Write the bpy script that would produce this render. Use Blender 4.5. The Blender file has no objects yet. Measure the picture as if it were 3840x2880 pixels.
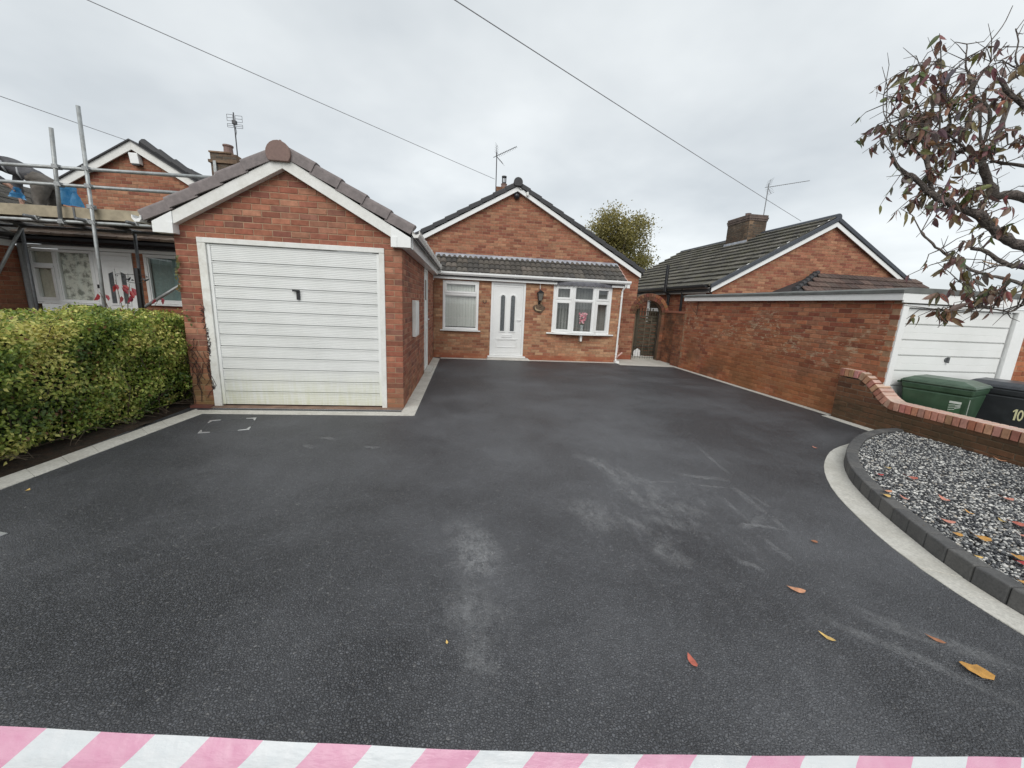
import bpy, bmesh, math, random
import numpy as np
from mathutils import Vector, Matrix, noise as mnoise

rnd = random.Random(7)
scene = bpy.context.scene
COL = scene.collection

# ------------------------------------------------------------------ camera
CAM = Vector((0.0, 0.0, 1.5455))
YAW, PIT, ROL, FPX = -7.3131, 11.6065, 2.6568, 1454.35
def cam_axes():
    y, p, r = (math.radians(a) for a in (YAW, PIT, ROL))
    r0 = Vector((math.cos(y), math.sin(y), 0)); f0 = Vector((-math.sin(y), math.cos(y), 0)); u0 = Vector((0, 0, 1))
    f = f0*math.cos(p) - u0*math.sin(p); u = u0*math.cos(p) + f0*math.sin(p)
    return r0*math.cos(r) + u*math.sin(r), -r0*math.sin(r) + u*math.cos(r), f
RT, UP, FW = cam_axes()
cd = bpy.data.cameras.new('camera'); cam = bpy.data.objects.new('camera', cd); COL.objects.link(cam)
cd.sensor_width = 36; cd.lens = 36*FPX/3840; cd.clip_start = 0.05; cd.clip_end = 1500
m = Matrix((RT, UP, -FW)).transposed().to_4x4(); m.translation = CAM
cam.matrix_world = m
scene.camera = cam

# ------------------------------------------------------------------ overcast sky, soft sun, exposure
SUN_EL, SUN_AZ = 38.0, 196.0          # degrees; azimuth clockwise from +Y: behind the camera, a little to the left
wd = bpy.data.worlds.new('World'); scene.world = wd; wd.use_nodes = True
nt = wd.node_tree; nt.nodes.clear()
def wn(t, **k):
    n = nt.nodes.new(t)
    for a, b in k.items(): setattr(n, a, b)
    return n
wo = wn('ShaderNodeOutputWorld'); mixs = wn('ShaderNodeMixShader'); mixs.inputs[0].default_value = 0.93
b1 = wn('ShaderNodeBackground'); b1.inputs[1].default_value = 0.10
b2 = wn('ShaderNodeBackground'); b2.inputs[1].default_value = 1.0
sk = wn('ShaderNodeTexSky', sky_type='NISHITA'); sk.sun_disc = False
sk.sun_elevation = math.radians(SUN_EL); sk.sun_rotation = math.radians(SUN_AZ)
tc = wn('ShaderNodeTexCoord'); sep = wn('ShaderNodeSeparateXYZ'); nt.links.new(tc.outputs['Generated'], sep.inputs[0])
ad = wn('ShaderNodeMath', operation='ADD'); ad.inputs[1].default_value = 0.22; nt.links.new(sep.outputs[2], ad.inputs[0])
mx = wn('ShaderNodeMath', operation='MAXIMUM'); mx.inputs[1].default_value = 0.05; nt.links.new(ad.outputs[0], mx.inputs[0])
dv = []
for i in (0, 1):
    d = wn('ShaderNodeMath', operation='DIVIDE'); nt.links.new(sep.outputs[i], d.inputs[0]); nt.links.new(mx.outputs[0], d.inputs[1]); dv.append(d)
cmb = wn('ShaderNodeCombineXYZ'); nt.links.new(dv[0].outputs[0], cmb.inputs[0]); nt.links.new(dv[1].outputs[0], cmb.inputs[1])
cn = wn('ShaderNodeTexNoise'); cn.inputs['Scale'].default_value = 0.95; cn.inputs['Detail'].default_value = 5; cn.inputs['Roughness'].default_value = 0.5
nt.links.new(cmb.outputs[0], cn.inputs['Vector'])
cr = wn('ShaderNodeValToRGB'); e = cr.color_ramp.elements
e[0].position = 0.34; e[0].color = (0.49, 0.525, 0.55, 1); e[1].position = 0.66; e[1].color = (0.71, 0.74, 0.75, 1)
nt.links.new(cn.outputs['Fac'], cr.inputs[0])
# brighter band low over the horizon, as thin overcast has
lo = wn('ShaderNodeMapRange'); lo.inputs[1].default_value = 0.0; lo.inputs[2].default_value = 0.42; lo.inputs[3].default_value = 1.10; lo.inputs[4].default_value = 1.0
nt.links.new(sep.outputs[2], lo.inputs[0])
mul = wn('ShaderNodeMix', data_type='RGBA', blend_type='MULTIPLY'); mul.inputs[0].default_value = 1
nt.links.new(cr.outputs[0], mul.inputs[6]); nt.links.new(lo.outputs[0], mul.inputs[7])
nt.links.new(mul.outputs[2], b2.inputs[0]); nt.links.new(sk.outputs[0], b1.inputs[0])
nt.links.new(b1.outputs[0], mixs.inputs[1]); nt.links.new(b2.outputs[0], mixs.inputs[2]); nt.links.new(mixs.outputs[0], wo.inputs[0])

ld = bpy.data.lights.new('sun', 'SUN'); ld.energy = 1.5; ld.angle = math.radians(48); ld.color = (1.0, 0.97, 0.93)
sun = bpy.data.objects.new('sun', ld); COL.objects.link(sun)
az, el = math.radians(SUN_AZ), math.radians(SUN_EL)
sdir = Vector((math.sin(az)*math.cos(el), math.cos(az)*math.cos(el), math.sin(el)))
sun.rotation_euler = sdir.to_track_quat('Z', 'Y').to_euler()
vs = scene.view_settings; vs.view_transform = 'Standard'; vs.look = 'None'; vs.exposure = 0.40; vs.gamma = 1; vs.use_curve_mapping = False

# ------------------------------------------------------------------ helpers
def tag(o, label=None, cat=None, group=None, kind=None):
    if label: o['label'] = label
    if cat: o['category'] = cat
    if group: o['group'] = group
    if kind: o['kind'] = kind
    return o
def thing(name, label, cat, loc=(0, 0, 0), group=None):
    o = bpy.data.objects.new(name, None); COL.objects.link(o); o.location = loc; o.empty_display_size = .1
    return tag(o, label, cat, group)
def adopt(o, parent):
    """parent o, whose coordinates are world ones, without moving it"""
    o.parent = parent
    off = Vector((0, 0, 0)); p = parent
    while p is not None: off += p.location; p = p.parent
    o.location = o.location - off
    return o

class MB:
    """collects faces, then links ONE mesh object"""
    def __init__(s): s.v = []; s.f = []; s.c = []; s.cur = None
    def add(s, vs, fs):
        b = len(s.v); s.v += [tuple(x) for x in vs]
        for f in fs: s.f.append(tuple(b+i for i in f)); s.c.append(s.cur)
    def hexa(s, p):
        s.add(p, [(0, 3, 2, 1), (4, 5, 6, 7), (0, 1, 5, 4), (1, 2, 6, 5), (2, 3, 7, 6), (3, 0, 4, 7)])
    def box(s, x0, x1, y0, y1, z0, z1):
        s.hexa([(x0, y0, z0), (x1, y0, z0), (x1, y1, z0), (x0, y1, z0), (x0, y0, z1), (x1, y0, z1), (x1, y1, z1), (x0, y1, z1)])
    def prism(s, poly, a, b):
        """poly: list of 3D points (one end), extruded by vector from a to b"""
        d = Vector(b) - Vector(a); n = len(poly)
        p0 = [Vector(p) for p in poly]; p1 = [p + d for p in p0]
        s.add(p0 + p1, [tuple(range(n-1, -1, -1)), tuple(range(n, 2*n))] + [(i, (i+1) % n, n+(i+1) % n, n+i) for i in range(n)])
    def tube(s, pts, r, n=8, cap=True):
        pts = [Vector(p) for p in pts]; k = len(pts)
        rs = r if isinstance(r, (list, tuple)) else [r]*k
        prev = None; vs = []
        for i, p in enumerate(pts):
            t = (pts[min(i+1, k-1)] - pts[max(i-1, 0)]).normalized()
            if prev is None:
                a = Vector((0, 0, 1)) if abs(t.z) < .9 else Vector((1, 0, 0)); x = t.cross(a).normalized()
            else:
                x = (prev - t*prev.dot(t)).normalized()
            prev = x; y = t.cross(x)
            for j in range(n):
                a = 2*math.pi*j/n; vs.append(p + (x*math.cos(a) + y*math.sin(a))*rs[i])
        fs = []
        for i in range(k-1):
            for j in range(n): fs.append((i*n+j, i*n+(j+1) % n, (i+1)*n+(j+1) % n, (i+1)*n+j))
        if cap: fs += [tuple(range(n-1, -1, -1)), tuple((k-1)*n+j for j in range(n))]
        s.add(vs, fs)
    def lathe(s, c, prof, n=16):
        vs = []; k = len(prof)
        for r, z in prof:
            for j in range(n):
                a = 2*math.pi*j/n; vs.append((c[0]+r*math.cos(a), c[1]+r*math.sin(a), c[2]+z))
        fs = [(i*n+j, i*n+(j+1) % n, (i+1)*n+(j+1) % n, (i+1)*n+j) for i in range(k-1) for j in range(n)]
        fs += [tuple(range(n-1, -1, -1)), tuple((k-1)*n+j for j in range(n))]
        s.add(vs, fs)
    def build(s, name, mat, parent=None, bevel=0, smooth=False, kind=None):
        me = bpy.data.meshes.new(name); me.from_pydata(s.v, [], s.f)
        if s.c and s.c[0] is not None:
            at = me.color_attributes.new('Col', 'FLOAT_COLOR', 'CORNER')
            cs = np.concatenate([np.tile(np.array([*c, 1.0]), len(f)) for c, f in zip(s.c, s.f)])
            at.data.foreach_set('color', cs)
        o = bpy.data.objects.new(name, me); COL.objects.link(o)
        if mat: me.materials.append(mat)
        bm = bmesh.new(); bm.from_mesh(me); bmesh.ops.recalc_face_normals(bm, faces=bm.faces); bm.to_mesh(me); bm.free()
        if smooth:
            for p in me.polygons: p.use_smooth = True
        if bevel:
            b = o.modifiers.new('edge', 'BEVEL'); b.width = bevel; b.segments = 2; b.limit_method = 'ANGLE'; b.angle_limit = math.radians(50)
        if parent: adopt(o, parent)
        if kind: o['kind'] = kind
        return o

class Frame:
    """a wall's own frame: u along it, d outward, z up"""
    def __init__(s, O, U, N): s.O = Vector((O[0], O[1], 0)); s.U = Vector((U[0], U[1], 0)); s.N = Vector((N[0], N[1], 0))
    def P(s, u, d, z): q = s.O + s.U*u + s.N*d; return (q.x, q.y, z)
    def box(s, mb, u0, u1, d0, d1, z0, z1):
        mb.hexa([s.P(u0, d1, z0), s.P(u1, d1, z0), s.P(u1, d0, z0), s.P(u0, d0, z0), s.P(u0, d1, z1), s.P(u1, d1, z1), s.P(u1, d0, z1), s.P(u0, d0, z1)])
    def ring(s, mb, u0, u1, z0, z1, w, d0, d1, wb=None, wt=None):
        wb = w if wb is None else wb; wt = w if wt is None else wt
        s.box(mb, u0, u1, d0, d1, z1-wt, z1); s.box(mb, u0, u1, d0, d1, z0, z0+wb)
        s.box(mb, u0, u0+w, d0, d1, z0+wb, z1-wt); s.box(mb, u1-w, u1, d0, d1, z0+wb, z1-wt)

# ------------------------------------------------------------------ materials
def mat(name):
    mt = bpy.data.materials.new(name); mt.use_nodes = True; t = mt.node_tree
    for n in list(t.nodes): t.nodes.remove(n)
    o = t.nodes.new('ShaderNodeOutputMaterial'); b = t.nodes.new('ShaderNodeBsdfPrincipled'); t.links.new(b.outputs[0], o.inputs[0])
    return mt, t, b, o
class NT:
    def __init__(s, t): s.t = t
    def n(s, typ, ins={}, **k):
        x = s.t.nodes.new(typ)
        for a, b in k.items(): setattr(x, a, b)
        for a, b in ins.items():
            if isinstance(b, bpy.types.NodeSocket): s.t.links.new(b, x.inputs[a])
            else: x.inputs[a].default_value = b
        return x
    def pos(s): return s.n('ShaderNodeNewGeometry').outputs['Position']
    def noise(s, v, scale, detail=3, rough=.5): return s.n('ShaderNodeTexNoise', {'Vector': v, 'Scale': scale, 'Detail': detail, 'Roughness': rough}).outputs['Fac']
    def rng(s, v, a, b, c=0., d=1.): return s.n('ShaderNodeMapRange', {0: v, 1: a, 2: b, 3: c, 4: d}, clamp=True).outputs[0]
    def m(s, op, a, b=0., c=0.):
        x = s.n('ShaderNodeMath', operation=op)
        for i, q in enumerate((a, b, c)):
            if isinstance(q, bpy.types.NodeSocket): s.t.links.new(q, x.inputs[i])
            else: x.inputs[i].default_value = q
        return x.outputs[0]
    def mix(s, f, a, b, mode='MIX'):
        x = s.n('ShaderNodeMix', data_type='RGBA', blend_type=mode)
        for i, q in ((0, f), (6, a), (7, b)):
            if isinstance(q, bpy.types.NodeSocket): s.t.links.new(q, x.inputs[i])
            elif i == 0: x.inputs[0].default_value = q
            else: x.inputs[i].default_value = (*q, 1) if len(q) == 3 else q
        return x.outputs[2]
    def scale(s, v, xyz): return s.n('ShaderNodeVectorMath', {0: v, 1: xyz}, operation='MULTIPLY').outputs[0]
    def bump(s, h, dist, b, strength=1.0):
        s.t.links.new(s.n('ShaderNodeBump', {'Height': h, 'Distance': dist, 'Strength': strength}).outputs[0], b.inputs['Normal'])
    def xyz(s, v): return s.n('ShaderNodeSeparateXYZ', {0: v}).outputs

def plain(name, col, rough=.6, metal=0, var=.12, scale=30, bump=0, spec=.5, coat=0, dirt=None, dirt_amt=0.0, dirt_scale=4):
    mt, t, b, o = mat(name); N = NT(t); p = N.pos()
    f = N.noise(p, scale, 4)
    c = N.mix(N.rng(f, .3, .7), tuple(x*(1-var) for x in col), tuple(min(1, x*(1+var)) for x in col))
    if dirt:
        g = N.m('MULTIPLY', N.rng(N.noise(p, dirt_scale, 6, .65), .45, .75), dirt_amt)
        c = N.mix(g, c, dirt)
    t.links.new(c, b.inputs['Base Color']); b.inputs['Roughness'].default_value = rough; b.inputs['Metallic'].default_value = metal
    b.inputs['Specular IOR Level'].default_value = spec
    if bump: N.bump(N.noise(p, scale*3, 4), bump, b)
    return mt

def brick_mat(name, src, fx=None, vary=.28):
    mt, t, b, o = mat(name); N = NT(t); p = N.pos(); x, y, z = N.xyz(p)
    if src == 'OBJ': c = N.n('ShaderNodeObjectInfo').outputs['Color']
    elif src == 'ATT': c = N.n('ShaderNodeAttribute', attribute_name='Col').outputs['Color']
    else: c = N.mix(0, src, src)
    f = N.noise(p, 16, 4, .6)
    c = N.mix(N.rng(f, .25, .75), N.mix(1, c, (1-vary, 1-vary*1.1, 1-vary*1.1), 'MULTIPLY'), N.mix(1, c, (1+vary*.6,)*3, 'MULTIPLY'))
    sp = N.rng(N.noise(p, 130, 2), .60, .74, 0, .35)
    c = N.mix(sp, c, (.10, .05, .04))
    w = N.rng(N.noise(p, 2.3, 5, .6), .50, .80, 0, .22)          # old rain streaks and soot
    c = N.mix(w, c, (.13, .085, .065))
    if fx == 'garage':      # algae on the lower bricks at the hedge end and damp foot of the wall
        g = N.m('MULTIPLY', N.rng(z, .85, .0), N.m('MULTIPLY', N.rng(x, -2.6, -3.3), N.rng(N.noise(p, 5, 4), .30, .60)))
        c = N.mix(N.m('MULTIPLY', g, .65), c, (.22, .20, .08))
        g = N.m('MULTIPLY', N.rng(z, .62, .05), N.rng(N.noise(p, 4, 5), .36, .62))
        c = N.mix(N.m('MULTIPLY', g, .40), c, (.20, .13, .07))
    if fx == 'boundary':    # spalled pale patches, rust orange damp areas
        g = N.m('MULTIPLY', N.rng(N.noise(N.scale(p, (1, 1, 2.6)), 8, 5, .7), .545, .60), N.m('MULTIPLY', N.rng(N.noise(p, 1.3, 2), .44, .58), N.m('MULTIPLY', N.rng(z, .55, .9), N.rng(z, 1.85, 1.5))))
        c = N.mix(N.m('MULTIPLY', g, .72), c, (.50, .38, .29))
        g = N.m('MULTIPLY', N.rng(z, .95, .12), N.rng(N.noise(p, 1.5, 4, .6), .44, .60))
        c = N.mix(N.m('MULTIPLY', g, .72), c, (.085, .05, .04))
        g = N.m('MULTIPLY', N.rng(z, 1.5, .3), N.rng(N.noise(p, .9, 3), .38, .62))
        c = N.mix(N.m('MULTIPLY', g, .35), c, (.45, .19, .07))
    if fx == 'low':
        g = N.m('MULTIPLY', N.rng(z, .42, .26), N.rng(N.noise(p, 3, 5, .65), .22, .5))
        c = N.mix(N.m('MULTIPLY', g, .72), c, (.075, .055, .035))
    if fx == 'porch':       # red painted foot of the wall, worn
        g = N.m('MULTIPLY', N.rng(z, .17, .13), N.rng(N.noise(p, 6, 4), .30, .5))
        c = N.mix(N.m('MULTIPLY', g, .7), c, (.30, .09, .055))
    if fx == 'pier':
        g = N.rng(N.noise(p, 2.2, 5, .65), .40, .62)
        c = N.mix(N.m('MULTIPLY', g, .7), c, (.07, .05, .04))
    c = N.mix(1, c, (1.0, 1.02, .92), 'MULTIPLY')
    t.links.new(c, b.inputs['Base Color']); b.inputs['Roughness'].default_value = .88; b.inputs['Specular IOR Level'].default_value = .25
    N.bump(N.noise(p, 160, 4, .65), .004, b, .7)
    return mt

def glass_mat(name, tint=(.955, .965, .96)):
    mt, t, b, o = mat(name); N = NT(t); t.nodes.remove(b)
    bf = N.n('ShaderNodeNewGeometry').outputs['Backfacing']
    lw = N.n('ShaderNodeFresnel', {'IOR': N.rng(bf, 0, 1, 1.5, 1/1.5)}).outputs[0]      # a pane does not bend the ray, so both faces reflect alike
    fac = N.m('ADD', N.m('MULTIPLY', lw, .95), .012)
    tr = N.n('ShaderNodeBsdfTransparent', {'Color': (*tint, 1)}); gl = N.n('ShaderNodeBsdfGlossy', {'Roughness': .015, 'Color': (.95, .97, 1, 1)})
    ms = N.n('ShaderNodeMixShader', {0: fac}); t.links.new(tr.outputs[0], ms.inputs[1]); t.links.new(gl.outputs[0], ms.inputs[2])
    t.links.new(ms.outputs[0], o.inputs[0]); return mt

def leaf_mat(name, src, rough=.5, trans=.35):
    mt, t, b, o = mat(name); N = NT(t)
    if src == 'OBJ': c = N.n('ShaderNodeObjectInfo').outputs['Color']
    else: c = N.n('ShaderNodeAttribute', attribute_name='Col').outputs['Color']
    f = N.noise(N.pos(), 60, 3)
    c = N.mix(N.rng(f, .3, .7), N.mix(1, c, (.75, .75, .75), 'MULTIPLY'), N.mix(1, c, (1.15, 1.12, 1.1), 'MULTIPLY'))
    t.links.new(c, b.inputs['Base Color']); b.inputs['Roughness'].default_value = rough
    tl = N.n('ShaderNodeBsdfTranslucent'); t.links.new(c, tl.inputs[0])
    ms = N.n('ShaderNodeMixShader', {0: trans}); t.links.new(b.outputs[0], ms.inputs[1]); t.links.new(tl.outputs[0], ms.inputs[2]); t.links.new(ms.outputs[0], o.inputs[0])
    return mt

M = {}
M['upvc'] = plain('white_upvc', (.80, .81, .80), .32, var=.02, dirt=(.55, .53, .47), dirt_amt=.18, dirt_scale=3)
M['upvc_old'] = plain('aged_white_trim', (.72, .72, .69), .45, var=.04, dirt=(.42, .40, .33), dirt_amt=.35, dirt_scale=6)
M['paint'] = plain('white_painted_timber', (.74, .74, .70), .55, var=.05, dirt=(.35, .30, .22), dirt_amt=.5, dirt_scale=7, bump=.002)
M['black'] = plain('black_plastic', (.018, .018, .02), .35, var=.1)
M['mortar'] = brick_mat('mortar_pink', (.37, .245, .18), 'garage', .15)
M['mortar_porch'] = brick_mat('mortar_porch', (.33, .22, .16), 'porch', .15)
M['mortar_bound'] = brick_mat('mortar_boundary', (.34, .21, .145), 'boundary', .2)
M['mortar_low'] = brick_mat('mortar_low', (.22, .17, .13), 'low', .2)
M['mortar_pier'] = brick_mat('mortar_pier', (.27, .18, .13), 'pier', .2)
for k, fx in (('garage', 'garage'), ('porch', 'porch'), ('bound', 'boundary'), ('low', 'low'), ('pier', 'pier'), ('std', None)):
    M['b_'+k+'_o'] = brick_mat('brick_'+k+'_single', 'OBJ', fx); M['b_'+k+'_a'] = brick_mat('brick_'+k+'_joined', 'ATT', fx)
M['glass'] = glass_mat('window_glass')
M['glass_dark'] = plain('obscured_glass', (.10, .11, .115), .12, var=.25, scale=22)
M['blind'] = plain('vertical_blind_fabric', (.78, .79, .75), .8, var=.04)
M['blind_dim'] = plain('grey_blind_fabric', (.34, .34, .325), .8, var=.06)
M['dark_in'] = plain('dark_room', (.045, .045, .045), .9)
M['lead'] = plain('lead_flashing', (.30, .32, .36), .5, var=.25, scale=8, dirt=(.62, .64, .66), dirt_amt=.6, dirt_scale=5)
M['steel'] = plain('galvanised_tube', (.36, .38, .38), .45, metal=.35, var=.2, scale=14, dirt=(.22, .20, .17), dirt_amt=.5, dirt_scale=9)
M['steel_dark'] = plain('weathered_dark_tube', (.13, .135, .14), .5, metal=.3, var=.2)
M['rust'] = plain('coupler_steel', (.30, .31, .31), .5, metal=.5, var=.3)
M['timber'] = plain('scaffold_board_timber', (.36, .31, .22), .85, var=.18, scale=9, bump=.003, dirt=(.16, .13, .10), dirt_amt=.5, dirt_scale=5)
M['timber_dark'] = plain('dark_gate_timber', (.075, .062, .042), .85, var=.35, scale=12, bump=.003, dirt=(.05, .047, .028), dirt_amt=.6)
M['sett'] = plain('pale_granite_paver', (.56, .545, .495), .85, var=.16, scale=60, bump=.003, dirt=(.30, .28, .23), dirt_amt=.5, dirt_scale=3)
M['kerb'] = plain('charcoal_kerb_block', (.085, .085, .085), .8, var=.2, scale=70, bump=.003, dirt=(.16, .155, .15), dirt_amt=.55, dirt_scale=5)
M['kerb2'] = plain('weathered_kerb_block', (.11, .108, .104), .8, var=.2, scale=70, bump=.003, dirt=(.17, .165, .16), dirt_amt=.55, dirt_scale=5)
M['step'] = plain('cast_step', (.50, .48, .44), .8, var=.12, dirt=(.3, .28, .24), dirt_amt=.4)
M['soil'] = plain('leaf_litter_soil', (.045, .033, .022), .95, var=.5, scale=40, bump=.02, dirt=(.10, .045, .025), dirt_amt=.7, dirt_scale=14)
M['twig'] = plain('hedge_twig', (.10, .075, .05), .9, var=.3)
M['conc'] = plain('concrete_ground', (.20, .195, .185), .9, var=.2, scale=3)
M['galv'] = plain('galvanised_edge', (.62, .63, .64), .35, metal=.6, var=.1)

def tile_mat(name, src, moss=0.0, mosscol=(.115, .11, .072)):
    mt, t, b, o = mat(name); N = NT(t); p = N.pos()
    c = N.n('ShaderNodeObjectInfo').outputs['Color'] if src == 'OBJ' else N.n('ShaderNodeAttribute', attribute_name='Col').outputs['Color']
    c = N.mix(N.rng(N.noise(p, 7, 5, .65), .3, .7), N.mix(1, c, (.7, .7, .7), 'MULTIPLY'), N.mix(1, c, (1.2, 1.18, 1.15), 'MULTIPLY'))
    if moss:
        c = N.mix(N.m('MULTIPLY', N.rng(N.noise(p, 3.2, 6, .75), .46, .62), moss), c, mosscol)
        c = N.mix(N.m('MULTIPLY', N.rng(N.noise(p, 11, 5, .75), .62, .70), moss*.9), c, (.33, .33, .28))
    t.links.new(c, b.inputs['Base Color']); b.inputs['Roughness'].default_value = .8; b.inputs['Specular IOR Level'].default_value = .3
    N.bump(N.noise(p, 90, 4, .7), .006 if moss else .003, b, .8)
    return mt
M['tile_o'] = tile_mat('concrete_tile_single', 'OBJ', .25, (.14, .13, .10)); M['tile_a'] = tile_mat('concrete_tile_joined', 'ATT', .25)
M['moss_o'] = tile_mat('mossy_tile_single', 'OBJ', .75); M['moss_a'] = tile_mat('mossy_tile_joined', 'ATT', .75)

# ------------------------------------------------------------------ bricks
RING = 12
def brick_pts(r, L, D, H, ch=.004, jit=.0016):
    """unit brick in metres: x length, y depth (0 = face), z height"""
    cx, cz = L/2-ch, H/2-ch; c = min(ch, D*.5)
    j = lambda: r.uniform(-jit, jit)
    f = [(-cx+j(), j(), -cz+j()), (cx+j(), j(), -cz+j()), (cx+j(), j(), cz+j()), (-cx+j(), j(), cz+j())]
    g = [(-L/2, c, -H/2), (L/2, c, -H/2), (L/2, c, H/2), (-L/2, c, H/2)]
    h = [(-L/2, D, -H/2), (L/2, D, -H/2), (L/2, D, H/2), (-L/2, D, H/2)]
    return f+g+h
BF = [(0, 1, 2, 3)] + [(i, i+4, (i+1) % 4+4, (i+1) % 4) for i in range(4)] + [(i+4, i+8, (i+1) % 4+8, (i+1) % 4+4) for i in range(4)]
_bm = {}
def brick_mesh(L, D, H, var, material, nm='brick'):
    key = (round(L, 3), round(D, 3), round(H, 3), var, material.name)
    if key not in _bm:
        me = bpy.data.meshes.new(nm); me.from_pydata(brick_pts(random.Random(hash(key[:4]) & 0xffff), L, D, H), [], BF); me.materials.append(material); _bm[key] = me
    return _bm[key]
def shares(recs):
    """apparent size of every brick (area over distance squared, outside the frame counts little)"""
    out = []
    for rc in recs:
        d = rc[0] - CAM; zz = d.dot(FW)
        if zz < .1: out.append(0); continue
        x, y = FPX*d.dot(RT)/zz, FPX*d.dot(UP)/zz
        s = rc[2]*rc[4]/zz**2
        if abs(x) > 1950 or abs(y) > 1470: s *= .001
        out.append(s)
    return out
def place_bricks(recs, part, single, joined, quota, nm='brick'):
    """recs: (centre of the face, angle about z, L, D, H, colour); the quota largest in view become objects, the rest one stuff part"""
    sh = shares(recs); order = sorted(range(len(recs)), key=lambda i: -sh[i])
    top = set(order[:quota]); mb = MB(); r = random.Random(3)
    off = Vector((0, 0, 0)); p = part
    while p is not None: off += p.location; p = p.parent
    for i, (c, ang, L, D, H, colr) in enumerate(recs):
        if i in top and sh[i] > 0:
            o = bpy.data.objects.new(nm, brick_mesh(L, D, H, r.randrange(4), single)); COL.objects.link(o)
            o.parent = part; o.location = c - off; o.rotation_euler = (0, 0, ang); o.color = (*colr, 1)
        else:
            mb.cur = colr; ca, sa = math.cos(ang), math.sin(ang)
            mb.add([(c.x+x*ca-y*sa, c.y+x*sa+y*ca, c.z+z) for x, y, z in brick_pts(r, L, D, H)], BF)
    if mb.v: mb.build(nm+'work', joined, part, kind='stuff')
def sub_spans(sp, cuts):
    for a, b in cuts:
        out = []
        for s0, s1 in sp:
            if b <= s0 or a >= s1: out.append((s0, s1)); continue
            if a > s0: out.append((s0, a))
            if b < s1: out.append((b, s1))
        sp = out
    return sp
def brick_wall(parent, name, fr, z0, n, spans, openings, pal, mort, ch=.075, L=.225, thick=.1, corner=(None, None), seed=1, phase=0., joint=.0095):
    """builds the mortar core as a part; returns (core, brick records).  spans(z) -> [(u0,u1)];
    corner=(left parity, right parity) tells which courses show a header there"""
    r = random.Random(seed); core = MB(); recs = []; ang = math.atan2(fr.U.y, fr.U.x)
    for i in range(n):
        za, zb = z0+i*ch, z0+(i+1)*ch; zm = (za+zb)/2
        cuts = [(a, b) for a, b, c, d in openings if c <= zm < d]
        sa, sb, smid = (sub_spans(spans(q), cuts) for q in (za, zb, zm))
        if len(sa) != len(sb): sa = sb = smid
        for (a0, a1), (b0, b1) in zip(sa, sb):
            e0 = .0 if corner[0] is None else .008; e1 = .0 if corner[1] is None else .008
            A0, A1, B0, B1 = a0+e0, a1-e1, b0+e0, b1-e1
            if cuts: A0, A1, B0, B1 = a0+(e0 if a0 == spans(za)[0][0] else 0), a1-(e1 if a1 == spans(za)[-1][1] else 0), b0+(e0 if a0 == spans(za)[0][0] else 0), b1-(e1 if a1 == spans(za)[-1][1] else 0)
            if A1-A0 < .01 and B1-B0 < .01: continue
            core.hexa([fr.P(A0, -.005, za), fr.P(A1, -.005, za), fr.P(A1, -thick, za), fr.P(A0, -thick, za), fr.P(B0, -.005, zb), fr.P(B1, -.005, zb), fr.P(B1, -thick, zb), fr.P(B0, -thick, zb)])
        full = spans(zm)
        for s0, s1 in smid:
            if s1-s0 < .05: continue
            lo, hi = s0, s1; dl = dr = .022
            if corner[0] is not None and abs(s0-full[0][0]) < 1e-6:
                if i % 2 == corner[0]: dl = .1025
                else: lo = s0+.1125
            if corner[1] is not None and abs(s1-full[-1][1]) < 1e-6:
                if i % 2 == corner[1]: dr = .1025
                else: hi = s1-.1125
            start = phase + (L/2 if i % 2 else 0); k = math.floor((lo-start)/L); u = start+k*L; row = []
            while u < hi:
                a, b = max(u+joint/2, lo+(0 if lo == s0 else joint/2)), min(u+L-joint/2, hi)
                if b-a > .03: row.append([a, b])
                elif b-a > .004 and row and u+L-joint/2 >= hi: row[-1][1] = hi
                u += L
            if not row: continue
            if row[0][0]-lo < .04: row[0][0] = lo
            for q, (a, b) in enumerate(row):
                D = dl if (q == 0 and dl > .05) else dr if (q == len(row)-1 and dr > .05) else .022
                c = Vector(fr.P((a+b)/2, r.uniform(-.0015, .002), zm+r.uniform(-.001, .001)))
                base = r.choice(pal); v = r.uniform(.82, 1.18)
                recs.append((c, ang+r.uniform(-.004, .004), b-a, D, ch-joint+r.uniform(-.001, .001), tuple(min(.9, x*v) for x in base)))
    return core.build(name, mort, parent), recs

# ------------------------------------------------------------------ roof tiles
_tm = {}
def tile_mesh(w, l, kind, material, rise=.034):
    if kind == 'thick': rise = .058
    key = (w, l, kind, material.name)
    if key in _tm: return _tm[key]
    if kind == 'roll': xs = [i/12 for i in range(13)]; hz = [.036*abs(math.sin(x*2*math.pi))**.7 for x in xs]
    elif kind in ('flat', 'thick'): xs = [0, .03, .06, .47, .50, .53, .94, .97, 1.0]; hz = [.0, .012, .002, .002, .012, .002, .002, .012, .006]
    else: xs = [0, 1.0]; hz = [0, 0]
    v = []; n = len(xs)
    for x, h in zip(xs, hz): v.append((x*w, 0, -.004))
    for x, h in zip(xs, hz): v.append((x*w, 0, h+rise))
    for x, h in zip(xs, hz): v.append((x*w, l*1.06, h))
    f = [(i, i+1, n+i+1, n+i) for i in range(n-1)] + [(n+i, n+i+1, 2*n+i+1, 2*n+i) for i in range(n-1)]
    f += [(0, n, 2*n), (n-1, 3*n-1, 2*n-1)]
    me = bpy.data.meshes.new('tile'); me.from_pydata(v, [], f); me.materials.append(material)
    _tm[key] = me; return me
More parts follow.
